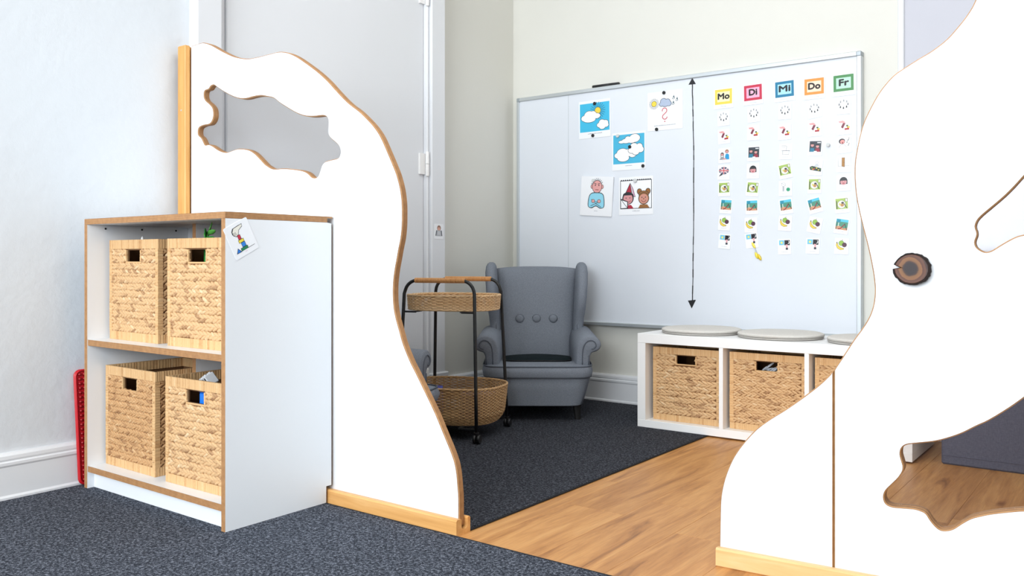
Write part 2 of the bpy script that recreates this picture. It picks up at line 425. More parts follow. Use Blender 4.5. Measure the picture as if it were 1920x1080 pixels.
R_H1=[(0.6409,0.9124),(0.6242,0.892),(0.6072,0.8733),(0.5873,0.8543),(0.57,0.8384),(0.5584,0.8255),(0.554,0.8124),(0.557,0.8007),(0.557,0.7924),(0.5532,0.7791),(0.557,0.7676),(0.57,0.7591),(0.5816,0.7608),(0.5959,0.7705),(0.6101,0.7802),(0.627,0.7898),(0.6409,0.7937),(0.6595,0.7955),(0.6825,0.7898),(0.7051,0.7788),(0.723,0.785),(0.7319,0.806),(0.7213,0.8349),(0.723,0.8615),(0.7363,0.8874),(0.7319,0.9141),(0.7096,0.926),(0.687,0.9434),(0.6687,0.9413),(0.6549,0.928)]
R_H2=[(0.4193,0.3372),(0.4339,0.3416),(0.4563,0.3465),(0.4806,0.3528),(0.5084,0.3642),(0.5318,0.3766),(0.555,0.3922),(0.5795,0.4075),(0.6151,0.4359),(0.6409,0.4593),(0.6669,0.485),(0.6916,0.5053),(0.7186,0.5158),(0.7407,0.5047),(0.7495,0.4706),(0.7451,0.4333),(0.7582,0.3978),(0.7626,0.3615),(0.7495,0.3283),(0.7275,0.2915),(0.7337,0.2627),(0.723,0.2398),(0.7006,0.2288),(0.6687,0.2312),(0.6409,0.23),(0.6115,0.2228),(0.5854,0.2154),(0.5626,0.2068),(0.5435,0.1978),(0.526,0.184),(0.5123,0.1718),(0.5004,0.1658),(0.4885,0.1645),(0.4785,0.1706),(0.4685,0.1823),(0.4604,0.1945),(0.4502,0.1995),(0.4359,0.2018),(0.4131,0.2005),(0.3921,0.1995),(0.3795,0.2044),(0.3753,0.2175),(0.3795,0.2318),(0.3921,0.2474),(0.4048,0.2628),(0.4131,0.2775),(0.4152,0.2892),(0.4121,0.3023),(0.409,0.3156),(0.4111,0.3283)]

# ------------------------------------------------------------------ the room
XL, XL2, YB = -2.835, -2.887, 3.865       # left wall by the cabinet, left wall beyond the door, back wall
XR, YF, ZC = 3.2, -2.5, 3.2
fl = struct(MB().use(M['wall_near']).box(-3.0, XR, YF, 4.0, -0.12, -0.013), 'floor')
# floor planks laid front to back, each one a piece of the floor
rp = random.Random(3)
pw, pl_, gap = 0.193, 1.28, 0.0005
ci = 0
x = -1.62
plank_mesh = {}
while x < 1.2:
    y = 1.45 - rp.random()*1.0
    while y < YB:
        y1 = min(y + pl_, YB)
        if y1 > 1.5:
            key = round(y1 - y, 3)
            if key not in plank_mesh:
                plank_mesh[key] = MB().use(M['plank']).box(gap/2, pw-gap/2, gap/2, key-gap/2, -0.013, 0.0, bev=0.0004).mesh('plank')
            o = bpy.data.objects.new('plank', plank_mesh[key]); COL.objects.link(o)
            o.location = (x, y, 0); o.parent = fl
        y = y1
    x += pw
struct(MB().use(M['wall_near']).box(-3.0, XL, YF, 1.81, -0.013, ZC), 'wall_left')
struct(MB().use(M['wall']).box(-3.0, XL2, 1.81, YB, -0.013, ZC), 'wall_left_far')
struct(MB().use(M['wall']).box(-3.0, -0.863, YB, 4.0, -0.013, ZC), 'wall_back')
struct(MB().use(M['lavender']).box(-0.838, XR, YB, 4.0, -0.013, ZC), 'wall_alcove')
tr = MB().use(M['gloss_paint']).box(-0.863, -0.838, YB - 0.012, 4.0, -0.013, ZC, bev=0.004)
struct(tr, 'trim_1')
struct(MB().use(M['wall']).box(XR, XR + 0.15, YF, 4.0, -0.013, ZC), 'wall_right')
struct(MB().use(M['wall']).box(-3.0, XR + 0.15, YF - 0.15, YF, -0.013, ZC), 'wall_front')
struct(MB().use(M['wall']).box(-3.0, XR + 0.15, YF, 4.0, ZC, ZC + 0.12), 'ceiling')

# baseboards: a tall board with a rounded double bead on top and a small foot strip
BP = [(0, 0), (0.026, 0), (0.026, 0.012), (0.020, 0.018), (0.020, 0.104), (0.023, 0.110), (0.023, 0.118), (0.018, 0.122),
      (0.020, 0.128), (0.019, 0.138), (0.012, 0.146), (0, 0.147)]
b = MB().use(M['gloss_paint']).prism([(XL + p[0], p[1]) for p in BP], 1, YF, 1.805)
struct(b, 'baseboard_left')
b = MB().use(M['gloss_paint']).prism([(XL2 + p[0], p[1]) for p in BP], 1, 3.19, YB)
struct(b, 'baseboard_left_far')
b = MB().use(M['gloss_paint']).prism([(YB - p[0], p[1]) for p in BP], 0, XL2 + 0.02, XR)
struct(b, 'baseboard_back')

# the tall door in the left wall
d1 = thing('door_1', None, None); d1['kind'] = 'structure'
CX = -2.784
box_part('door_leaf', M['gloss_paint'], d1, (XL2, -2.822, 1.958, 3.056, 0.004, 2.9), 0.004)
f = MB().use(M['gloss_paint'])
f.box(XL2, CX, 1.808, 1.912, 0, 3.0, bev=0.004)
f.box(XL2, CX, 3.073, 3.171, 0, 3.0, bev=0.004)
f.box(XL2, CX, 1.913, 3.072, 2.9, 3.0, bev=0.004)
f.box(XL2, -2.803, 1.913, 1.930, 0, 2.9, bev=0.006)
f.box(XL2, -2.835, 1.930, 1.957, 0, 2.9)
f.box(XL2, -2.80, 3.057, 3.0725, 0, 2.9, bev=0.005)
f.build('door_frame', d1)
box_part('plinth_block', M['gloss_paint'], d1, (XL2, CX + 0.012, 3.062, 3.186, 0, 0.192), 0.005)
for z in (0.155, 0.305-0.0, 1.2, 2.02):
    if z == 0.305: continue
    h = MB().use(M['lacquer'])
    h.lathe([(0.0005, -0.062), (0.008, -0.058), (0.0095, -0.052), (0.0095, -0.001)], 12, (-2.800, 3.058, z))
    h.lathe([(0.0095, 0.001), (0.0095, 0.052), (0.008, 0.058), (0.0005, 0.062)], 12, (-2.800, 3.058, z))
    h.box(-2.823, -2.812, 3.02, 3.056, z - 0.05, z + 0.05)
    h.build('hinge', d1, 40)

# ------------------------------------------------------------------ carpets
def carpet(name, label, cat, x0, x1, y0, y1, mat):
    t = MB().use(mat).box(x0, x1, y0, y1, 0.0005, 0.0065, bev=0.002).build(name)
    tag(t, label, cat)
    return t
c = carpet('carpet', 'large blue grey speckled felt carpet in front of the white cabinet', 'carpet', XL + 0.027, XR - 0.01, YF + 0.01, 1.733, M['carpet'])
e = MB().use(M['binding']).tube([(XL + 0.03, 1.737, 0.0034), (XR - 0.02, 1.737, 0.0034)], 0.0031, 6)
tag(e.build('edge_binding', c), 'dark edge binding')
c = carpet('rug', 'dark charcoal rug under the armchairs and the wicker cart', 'rug', XL + 0.06, -1.500, 1.806, YB - 0.03, M['rug'])
e = MB().use(M['binding']).tube([(-1.497, 1.806, 0.0035), (-1.497, YB - 0.03, 0.0035)], 0.0033, 6)
tag(e.build('edge_binding', c), 'black edge binding')

# ------------------------------------------------------------------ wavy room dividers
def panel(name, outer, holes, y0, y1, parent, white, edge, bev=0.0028):
    def area2(p): return sum(p[i-1][0]*p[i][1] - p[i][0]*p[i-1][1] for i in range(len(p)))
    if area2(outer) < 0: outer = outer[::-1]
    holes = [h if area2(h) > 0 else h[::-1] for h in holes]
    loops = [(outer, inset(outer, bev))] + [(h, inset(h, -bev)) for h in holes]
    mb = MB(); mb.mats = [white, edge]
    caps = []
    for raw, ins in loops:
        n = len(raw); o = len(mb.v)
        for pl, t in ((ins, y0), (raw, y0 + bev), (raw, y1 - bev), (ins, y1)): mb.v += [(p[0], t, p[1]) for p in pl]
        for l in range(3):
            for k in range(n):
                mb.f.append([o+l*n+k, o+l*n+(k+1) % n, o+(l+1)*n+(k+1) % n, o+(l+1)*n+k]); mb.m.append(1)
        caps.append((o, n, ins))
    tri = tessellate_polygon([[Vector((p[0], p[1], 0)) for p in ins] for _, _, ins in caps])
    fi = []; bi = []
    for o, n, _ in caps: fi += [o + k for k in range(n)]; bi += [o + 3*n + k for k in range(n)]
    for t in tri:
        mb.f.append([fi[i] for i in t]); mb.m.append(0)
        mb.f.append([bi[i] for i in t]); mb.m.append(0)
    return mb.build(name, parent)
def slot_beam(mat, x0, x1, parent, name='base_beam', wide=0.003):
    # a rounded U slot runs along the top of the beam; local y is 0..0.055
    prof = [(0, 0.002), (0.002, 0), (0.053, 0), (0.055, 0.002), (0.055, 0.040), (0.051, 0.044), (0.046, 0.043), (0.0435, 0.040), (0.0435, 0.022)]
    prof += [(0.0325 + 0.011*math.cos(a), 0.022 + 0.009*math.sin(a)) for a in [R(-20), R(-50), R(-90), R(-130), R(-160)]]
    prof += [(0.0215, 0.022), (0.0215, 0.040), (0.019, 0.043), (0.004, 0.044), (0, 0.040)]
    prof = [(a + (wide if a > 0.03 else 0), b_) for a, b_ in prof]
    return MB().use(mat).prism(prof, 0, x0, x1).build(name, parent)

dl = thing('room_divider', 'white wavy plywood divider behind the cabinet, with an oak post at the wall', 'room divider', (0, 1.745, 0))
lo = spline(L_OUT, 3, closed=False)
lo = [(-2.762, 0.02), (-2.762, lo[0][1] - 0.002)] + lo[1:] + [(lo[-1][0], 0.022)]
panel('panel', lo, [spline(L_HOLE, 3)], 0.0225, 0.0455, dl, M['laminate'], M['ply_y'])
hole = spline(L_HOLE, 3)
MB().use(M['pane']).prism(inset(hole if sum(hole[i-1][0]*hole[i][1] - hole[i][0]*hole[i-1][1] for i in range(len(hole))) > 0 else hole[::-1], 0.0006), 1, 0.037, 0.039).build('window_pane', dl)
slot_beam(M['beam'], -2.80, -1.493, dl)
p = MB().use(M['post'])
p.box(-2.81, -2.763, 0.0, 0.022, 0.045, 1.507, bev=0.003); p.box(-2.81, -2.763, 0.046, 0.058, 0.045, 1.507, bev=0.003); p.box(-2.81, -2.775, 0.02, 0.048, 0.045, 1.505)
p.build('post', dl)
MB().use(M['alu']).lathe([(0.0005, 0.0015), (0.003, 0.001), (0.0035, 0)], 10, (-2.787, 0.0, 1.275), axis=1).build('screw', dl)

dr = thing('room_divider', 'tall white wavy divider in front at right, with openings and a wooden disc', 'room divider', (-0.85, 1.957, 0), R(4.5))
ro = spline(R_OUT, 3, closed=False)
G = 0.268
left = [q for q in ro if q[1] < 0.50 and q[0] < G]
left = [(left[0][0], 0.022)] + left + [(G, 0.488), (G, 0.022)]
i0 = next(i for i, q in enumerate(ro) if q[0] > G)
END = 1.02
right = [(G + 0.0012, 0.022), (G + 0.0012, 0.4905)] + ro[i0+1:] + [(0.97, 1.415), (END, 1.36), (END, 0.022)]
panel('panel', left, [], 0.023, 0.041, dr, M['laminate'], M['ply_y'], 0.0025)
panel('backing_panel', left, [], 0.0412, 0.0592, dr, M['laminate'], M['ply_y'], 0.0012)
panel('panel', right, [spline(R_H1, 3), spline(R_H2, 3)], 0.023, 0.041, dr, M['laminate'], M['ply_y'], 0.0025)
panel('backing_panel', right, [spline(R_H1, 3), spline(R_H2, 3)], 0.0412, 0.0592, dr, M['laminate'], M['ply_y'], 0.0012)
for h in (R_H1, R_H2):
    q = spline(h, 3)
    if sum(q[i-1][0]*q[i][1] - q[i][0]*q[i-1][1] for i in range(len(q))) < 0: q = q[::-1]
    MB().use(M['pane']).prism(inset(q, 0.0006), 1, 0.0415, 0.0435).build('window_pane', dr)
slot_beam(M['beam_r'], 0.0, END + 0.01, dr, wide=0.016)

# slice of a trunk fixed to the divider as a knob, split open at its left
def disc_mat():
    m, nt, b = newmat('tree_slice')
    v = coords(nt)
    ns = noise(nt, v, 26, 4); sx = nd(nt, 'ShaderNodeVectorMath', operation='LENGTH')
    v2 = nd(nt, 'ShaderNodeMapping'); tc = nd(nt, 'ShaderNodeTexCoord'); v2.inputs['Location'].default_value = (0.002, 0, -0.001)
    v2.inputs['Scale'].default_value = (1, 0, 1)
    nt.links.new(tc.outputs['Object'], v2.inputs[0]); nt.links.new(v2.outputs[0], sx.inputs[0])
    ad = nd(nt, 'ShaderNodeMath', operation='MULTIPLY_ADD'); ad.inputs[1].default_value = 0.012
    nt.links.new(ns, ad.inputs[0]); nt.links.new(sx.outputs['Value'], ad.inputs[2])
    mu = nd(nt, 'ShaderNodeMath', operation='MULTIPLY'); mu.inputs[1].default_value = 22.0; nt.links.new(ad.outputs[0], mu.inputs[0])
    c = ramp(nt, mu.outputs[0], [(0.40, srgb(38, 27, 30)), (0.47, srgb(58, 36, 32)), (0.53, srgb(122, 82, 48)), (0.64, srgb(130, 86, 52)), (0.68, srgb(82, 46, 34)), (0.78, srgb(100, 62, 46)), (0.86, srgb(52, 32, 28))])
    nt.links.new(c, b.inputs['Base Color']); b.inputs['Roughness'].default_value = 0.55
    return m
kn = thing('wooden_disc', 'dark brown slice of a trunk fixed on the tall right divider', 'wooden disc', matrix=Matrix.Translation((-0.85, 1.957, 0)) @ Matrix.Rotation(R(4.5), 4, 'Z') @ Matrix.Translation((0.4335, 0.0228, 0.722)))
rk = random.Random(5)
def ringpts(r0, jit, notch):
    pts = []
    for k in range(48):
        a = 2*PI*k/48 + R(172)
        r_ = r0*(1 + jit*(rk.random()-0.5)) * (1.0 + 0.03*math.cos(2*a))
        if k == 0: r_ = notch
        pts.append((r_*math.cos(a), r_*math.sin(a)*0.98))
    return pts
MB().use(disc_mat()).prism(ringpts(0.0325, 0.02, 0.020), 1, -0.021, 0, bev=0.0012).build('heartwood', kn)
rk.seed(5)
MB().use(flat((34, 24, 22), 0.9)).prism(ringpts(0.0365, 0.06, 0.024), 1, -0.0195, 0, bev=0.0015).build('bark', kn)

# ------------------------------------------------------------------ woven baskets
def wraps(mb, p0, p1, out, up, h, th, step, rnd):
    # stalk wound round a frame bar from p0 to p1: a row of narrow plump turns
    p0, p1, out, up = Vector(p0), Vector(p1), Vector(out), Vector(up)
    L = (p1-p0).length; d = (p1-p0)/L; t = 0.0
    while t < L - 1e-4:
        w = min(step*(0.7 + 0.6*rnd.random()), L - t)
        if L - t - w < step*0.4: w = L - t
        j = rnd.uniform(0, 0.0008); g = 0.00008
        a = p0 + d*(t+g); b_ = p0 + d*(t+w-g); m = (a+b_)/2
        o0 = out*0.0; o1 = out*(th + j - 0.0007); o2 = out*(th + j)
        vs = [a, b_, a+up*h, b_+up*h, a+o1, b_+o1, m+o2, a+up*h+o1, b_+up*h+o1, m+up*h+o2]
        mb.add(vs, [(0, 1, 3, 2), (0, 4, 6, 5, 1), (2, 3, 8, 9, 7), (0, 2, 7, 4), (1, 5, 8, 3), (4, 7, 9, 6), (6, 9, 8, 5)])
        t += w
def braid(mb, p0, p1, out, h, pitch, rnd, up=Vector((0, 0, 1))):
    p0, p1, out = Vector(p0), Vector(p1), Vector(out)
    L = (p1-p0).length; d = (p1-p0)/L; n = max(1, round(L/pitch)); q = L/n
    for k in range(n):
        for s in (1, -1):
            c = p0 + d*((k + (0.5 if s > 0 else 0.15))*q) + up*(s*h*0.23 + rnd.uniform(-1, 1)*h*0.05) + out*rnd.uniform(-0.0008, 0.0012)
            ang = R(rnd.uniform(15, 32))*(-s)
            v = d*math.cos(ang) + up*math.sin(ang)
            nn = (out + up*0.25*s + d*(-0.22)).normalized()
            nn = (nn - v*nn.dot(v)).normalized()
            mb.lump(c, v, nn, q*1.95*rnd.uniform(0.85, 1.2), h*0.60*rnd.uniform(0.8, 1.12), 0.0125, 6)
BW, BH, BD = 0.30, 0.32, 0.29
def make_basket(name, label, group, seed, rows, wv, mats=('straw', 'wrap'), hole_w=0.084):
    rnd = random.Random(seed)
    t = thing(name, label, 'basket', group=group)
    W2, t0 = BW/2, 0.010
    rim_h, base_h, hz1 = 0.029, 0.027, BH - 0.033
    hz0 = hz1 - 0.036
    li = MB().use(M['straw_dark'])
    li.box(-W2+0.004, -W2+t0, 0.005, BD-0.003, 0.004, BH-0.003); li.box(W2-t0, W2-0.004, 0.005, BD-0.003, 0.004, BH-0.003)
    li.box(-W2+t0, W2-t0, BD-t0, BD-0.003, 0.004, BH-0.003); li.box(-W2+t0, W2-t0, 0.005, BD-t0, 0.004, 0.012)
    li.box(-W2+t0, -hole_w/2, 0.005, 0.011, 0.012, BH-0.003); li.box(hole_w/2, W2-t0, 0.005, 0.011, 0.012, BH-0.003)
    li.box(-hole_w/2, hole_w/2, 0.005, 0.011, 0.012, hz0); li.box(-hole_w/2, hole_w/2, 0.005, 0.011, hz1, BH-0.003)
    li.build('liner', t)
    rim = MB().use(M[mats[1]])
    z0 = BH - rim_h
    wraps(rim, (-W2, 0.007, z0), (W2, 0.007, z0), (0, -1, 0), (0, 0, 1), rim_h, 0.0075, 0.0085, rnd)
    wraps(rim, (W2-0.007, 0.0, z0), (W2-0.007, BD, z0), (1, 0, 0), (0, 0, 1), rim_h, 0.0075, 0.0085, rnd)
    wraps(rim, (-W2+0.007, 0.0, z0), (-W2+0.007, BD, z0), (-1, 0, 0), (0, 0, 1), rim_h, 0.0075, 0.0085, rnd)
    wraps(rim, (-W2, BD-0.007, z0), (W2, BD-0.007, z0), (0, 1, 0), (0, 0, 1), rim_h, 0.0075, 0.0085, rnd)
    wraps(rim, (-W2+0.007, BD-0.012, z0), (W2-0.007, BD-0.012, z0), (0, -1, 0), (0, 0, 1), rim_h, 0.004, 0.011, rnd)
    wraps(rim, (-W2+0.012, 0.01, z0), (-W2+0.012, BD-0.01, z0), (1, 0, 0), (0, 0, 1), rim_h, 0.004, 0.011, rnd)
    rim.build('rim', t)
    bb = MB().use(M[mats[1]])
    wraps(bb, (-W2, 0.007, 0), (W2, 0.007, 0), (0, -1, 0), (0, 0, 1), base_h, 0.0065, 0.0085, rnd)
    wraps(bb, (W2-0.007, 0.0, 0), (W2-0.007, BD, 0), (1, 0, 0), (0, 0, 1), base_h, 0.0065, 0.0085, rnd)
    wraps(bb, (-W2+0.007, 0.0, 0), (-W2+0.007, BD, 0), (-1, 0, 0), (0, 0, 1), base_h, 0.0065, 0.0085, rnd)
    bb.build('base_band', t)
    for s in (-1, 1):
        cp = MB().use(M[mats[1]])
        x0 = s*W2 - (0 if s < 0 else 0.0165)
        wraps(cp, (x0, 0.007, base_h), (x0, 0.007, z0), (0, -1, 0), (1, 0, 0), 0.0165, 0.0072, 0.0085, rnd)
        xs = s*(W2-0.007)
        wraps(cp, (xs, 0.0, base_h), (xs, 0.0, z0), (s, 0, 0), (0, 1, 0), 0.017, 0.0072, 0.0085, rnd)
        cp.build('corner_post', t)
    rh = (z0 - base_h)/rows
    for r_ in range(rows):
        zc = base_h + (r_ + 0.5)*rh
        a, b_ = -W2 + 0.014, W2 - 0.014
        runs = [((a, 0.005, zc), (b_, 0.005, zc), (0, -1, 0), wv), ((W2-0.006, 0.014, zc), (W2-0.006, BD-0.01, zc), (1, 0, 0), wv*1.4)]
        if zc + rh*0.5 > hz0 + 0.004:
            runs[:1] = [((a, 0.005, zc), (-hole_w/2 - 0.006, 0.005, zc), (0, -1, 0), wv), ((hole_w/2 + 0.006, 0.005, zc), (b_, 0.005, zc), (0, -1, 0), wv)]
        for p0, p1, out, pitch in runs:
            mb = MB().use(M[mats[0]])
            braid(mb, p0, p1, out, rh, pitch, rnd)
            mb.build('braid_row', t, True)
    hf = MB().use(M[mats[1]])
    for s in (-1, 1): wraps(hf, (s*(hole_w/2 + 0.0035) - 0.0035, 0.007, hz0), (s*(hole_w/2 + 0.0035) - 0.0035, 0.007, hz1), (0, -1, 0), (1, 0, 0), 0.007, 0.007, 0.009, rnd)
    hf.box(-hole_w/2 - 0.007, hole_w/2 + 0.007, 0.0, 0.009, hz0 - 0.006, hz0, bev=0.002)
    hf.build('handle_frame', t)
    return t

# ------------------------------------------------------------------ the white cabinet with two shelves
def two_tone(mb, axis, cap, edge):
    mb.mats = [cap, edge]
    for i, f in enumerate(mb.f):
        c = [mb.v[k][axis] for k in f]
        mb.m[i] = 0 if max(c) - min(c) < 1e-6 else 1
    return mb
def plank_board(name, parent, dims, axis, bev=0.0):
    mb = two_tone(MB().use(M['laminate']).box(*dims, bev=bev), axis, M['laminate'], (M['ply_x'], M['ply_y'], M['ply_z'])[axis])
    return mb.build(name, parent)
CXL, CYF = -2.760, 1.385
cab = thing('shelf_cabinet', 'white low cabinet with plywood edges and two shelves of woven baskets', 'cabinet', (CXL, CYF, 0.0068))
cab.scale = (1, 1, 0.865/0.872)
CW, CD = 0.757, 0.376
two_tone(MB().use(M['laminate']).prism([(0, 0.854), (CD - 0.020, 0.854), (CD - 0.020, 0.8665), (CD, 0.8665), (CD, 0.872), (0, 0.872)], 0, 0, CW), 2, M['laminate'], M['ply_z']).build('top_panel', cab)
for x in (0, CW - 0.018):
    pr_ = [(0, 0), (0.352, 0), (0.352, 0.050), (CD - 0.004, 0.050), (CD - 0.004, 0.851), (CD - 0.02, 0.8535), (0, 0.8535)]
    two_tone(MB().use(M['laminate']).prism(pr_, 0, x, x + 0.018), 0, M['laminate'], M['ply_x']).build('side_panel', cab)
plank_board('shelf', cab, (0.0183, CW - 0.0183, 0.002, 0.358, 0.462, 0.481), 2)
plank_board('shelf', cab, (0.0183, CW - 0.0183, 0.002, 0.358, 0.053, 0.072), 2)
box_part('kick_board', M['laminate'], cab, (0.0183, CW - 0.0183, 0.022, 0.034, 0.0, 0.0528), 0.0005)
box_part('back_panel', M['laminate'], cab, (0.0183, CW - 0.0183, 0.3585, 0.366, 0.053, 0.8535))
for z0, z1 in ((0.0723, 0.4618), (0.4813, 0.8537)):
    plank_board('divider', cab, (0.347, 0.365, 0.165, 0.358, z0, z1), 0)
for y in (0.060, 0.186, 0.312):
    MB().use(M['black']).lathe([(0.0034, 0), (0.003, 0.0012), (0.0005, 0.0016)], 10, (0.0181, y, 0.842), axis=0).build('screw', cab)

ba = [make_basket('woven_basket', 'woven basket at left on the upper cabinet shelf', 'baskets in the white cabinet', 1, 12, 0.0165),
      make_basket('woven_basket', 'woven basket at right on the upper cabinet shelf, a green toy showing above', 'baskets in the white cabinet', 2, 11, 0.0185),
      make_basket('woven_basket', 'browner woven basket at left on the lower cabinet shelf', 'baskets in the white cabinet', 3, 13, 0.0165, ('straw_b', 'wrap')),
      make_basket('woven_basket', 'woven basket at right on the lower cabinet shelf, blue showing through its handle', 'baskets in the white cabinet', 4, 11, 0.0185)]
for o, (x, y, z, rz, sx, sz) in zip(ba, ((-2.578, 1.447, 0.4842, -1.0, 0.98, 1.0), (-2.219, 1.440, 0.4842, 1.5, 0.98, 1.0), (-2.582, 1.438, 0.0786, -0.6, 0.99, 1.0), (-2.216, 1.432, 0.0786, 0.8, 1.0, 0.985))):
    o.location = (x, y, z); o.rotation_euler = (0, 0, R(rz)); o.scale = (sx, 0.97, sz)

# contents that show over or through the baskets
t = thing('toy_plant', 'green plastic plant toy sticking out of the upper right cabinet basket', 'toy', (-2.262, 1.50, 0.4985))
g1, g2 = flat((40, 132, 52), 0.4), flat((104, 190, 84), 0.4)
mb = MB().use(g1).tube([(0, 0, 0.0), (0.002, 0, 0.15), (0.0, 0, 0.285), (-0.004, 0, 0.315)], [0.010, 0.010, 0.008, 0.004], 8)
mb.build('stem', t, True)
for (a, h, l, el, mt) in ((40, 0.300, 0.062, 66, g2), (-20, 0.303, 0.058, 6, g1), (-5, 0.318, 0.052, 14, g2), (150, 0.300, 0.03, 50, g2), (-60, 0.31, 0.04, 30, g1)):
    d = Vector((math.cos(R(a))*math.cos(R(el)), math.sin(R(a))*math.cos(R(el))*0.5, math.sin(R(el)))).normalized()
    MB().use(mt).lump(Vector((-0.002, 0, h)) + d*l/2, d, d.orthogonal(), l, 0.017, 0.006, 8).build('leaf', t, True)
t = thing('white_toy', 'tiny white toy tip poking over the upper left cabinet basket', 'toy', (-2.598, 1.49, 0.4885))
mb = MB().use(flat((238, 238, 236), 0.4)).lathe([(0.022, 0), (0.024, 0.04), (0.010, 0.2), (0.006, 0.30), (0.004, 0.322), (0.0005, 0.328)], 14)
mb.build('body', t, True)
MB().use(flat((206, 206, 206), 0.4)).lathe([(0.027, 0.0), (0.028, 0.004), (0.027, 0.008)], 14).build('foot_ring', t, True)
t = thing('building_brick', 'pale grey studded brick piece lying on top of the lower right cabinet basket', 'toy brick', (-2.208, 1.482, 0.372), R(-14))
t.scale = (0.62, 0.7, 0.8)
t.rotation_euler = (R(28), R(-22), R(-14))
gm = flat((198, 200, 204), 0.35)
MB().use(gm).box(-0.045, 0.045, -0.022, 0.022, 0.0, 0.042, bev=0.003).build('brick_body', t)
for i in range(4):
    for j in range(2):
        MB().use(gm).lathe([(0.006, 0.0), (0.006, 0.004), (0.0052, 0.0048)], 10, (-0.034 + 0.0226*i, -0.011 + 0.022*j, 0.042)).build('stud', t, 40)
        MB().use(M['black']).lathe([(0.0055, 0.0), (0.0055, 0.0008)], 10, (-0.034 + 0.0226*i, -0.022, 0.011 + 0.02*j), axis=1).build('hole', t)
t = thing('blue_box', 'bright blue plastic piece inside the lower right cabinet basket', 'toy', (-2.212, 1.462, 0.092))
MB().use(flat((20, 118, 226), 0.4)).box(-0.018, 0.018, -0.008, 0.05, 0, 0.262, bev=0.003).build('body', t)
MB().use(flat((12, 92, 190), 0.4)).box(-0.019, 0.019, -0.009, 0.051, 0.262, 0.268, bev=0.002).build('lid', t)

# red studded tray leaning between the cabinet and the wall
t = thing('red_tray', 'tall red plastic tray with rows of bumps, leaning between cabinet and wall', 'tray', (-2.793, 1.384, 0.0068))
t.rotation_euler = (0, R(-5.2), 0)
def rrect(a0, a1, b0, b1, r_, n=6):
    return [(cx + r_*math.cos(R(s + 90*k/n)), cy + r_*math.sin(R(s + 90*k/n))) for cx, cy, s in ((a1-r_, b1-r_, 0), (a0+r_, b1-r_, 90), (a0+r_, b0+r_, 180), (a1-r_, b0+r_, 270)) for k in range(n+1)]
MB().use(M['red']).prism(rrect(0, 0.29, 0, 0.375, 0.022), 0, -0.008, 0, bev=0.002).build('tray_plate', t, 40)
rr = rrect(0.004, 0.286, 0.004, 0.371, 0.02)
MB().use(M['red']).tube([(0.0015, p[0], p[1]) for p in rr], 0.0035, 6, closed=True).build('rim', t, True)
st = MB().use(M['red_dark'])
st2 = MB().use(M['red_dark']).lathe([(0.0058, 0.0), (0.0052, 0.004), (0.0026, 0.0062), (0.0004, 0.0066)], 8, (0, 0, 0), axis=0).mesh('bump', True)
k = 0
for j in range(24):
    for i in range(3):
        o = bpy.data.objects.new('bump', st2); COL.objects.link(o); o.parent = t
        o.location = (-0.0002, 0.017 + 0.0148*i, 0.018 + 0.0148*j)

# ------------------------------------------------------------------ bench shelf, seat pads, baskets
BX0, BX1, BY0, BY1, BHT = -1.820, -0.700, 3.350, 3.738, 0.416
bn = thing('bench_shelf', 'low white three compartment shelf under the whiteboard, used as a bench', 'shelf unit', (BX0, BY0, 0))
bw, bd_ = BX1 - BX0, BY1 - BY0
lac = M['lacquer']
box_part('top_panel', lac, bn, (0, bw, 0, bd_, BHT - 0.041, BHT), 0.0012)
box_part('bottom_panel', lac, bn, (0, bw, 0, bd_, 0.0068, 0.0395), 0.0012)
box_part('side_panel', lac, bn, (0, 0.0385, 0.0004, bd_ - 0.0004, 0.0397, BHT - 0.0412), 0.0006)
box_part('side_panel', lac, bn, (bw - 0.0385, bw, 0.0004, bd_ - 0.0004, 0.0397, BHT - 0.0412), 0.0006)
for x in (0.379, 0.731): box_part('divider', lac, bn, (x, x + 0.0175, 0.0006, bd_ - 0.001, 0.0397, BHT - 0.0412), 0.0006)
bb = [make_basket('woven_basket', 'woven basket in the left compartment of the bench', 'baskets in the bench', 11, 10, 0.0205),
      make_basket('woven_basket', 'woven basket in the middle compartment of the bench, something pale in its handle hole', 'baskets in the bench', 12, 12, 0.0195),
      make_basket('woven_basket', 'woven basket in the right bench compartment, mostly hidden by the divider', 'baskets in the bench', 13, 10, 0.0205)]
for o, x, w in zip(bb, (-1.609, -1.254, -0.905), (0.312, 0.315, 0.312)):
    o.location = (x, 3.392, 0.040); o.scale = (w/0.30, 1.12, 0.318/0.32)
t = thing('plastic_bag', 'crumpled clear and white bag seen in the handle hole of the middle bench basket', 'bag', (-1.245, 3.455, 0.0535))
rb = random.Random(9)
mb = MB().use(flat((205, 208, 214), 0.3))
mb.lump((0, 0.03, 0.12), (0, 0, 1), (0, -1, 0), 0.25, 0.12, 0.06, 8)
for k in range(12): mb.lump((-0.045 + 0.008*k, rb.uniform(-.012, .012), 0.222 + rb.uniform(0, .03)), (1, rb.uniform(-.3, .3), rb.uniform(.1, 1.0)), (0, -1, 0), rb.uniform(.05, .085), rb.uniform(.006, .012), 0.006, 5)
mb.build('folds', t, True)
MB().use(flat((226, 228, 232), 0.3)).tube([(-0.062, 0, 0.03), (0.062, 0, 0.03), (0.062, 0.03, 0.03), (-0.062, 0.03, 0.03)], 0.012, 6, closed=True).build('gathered_hem', t, True)
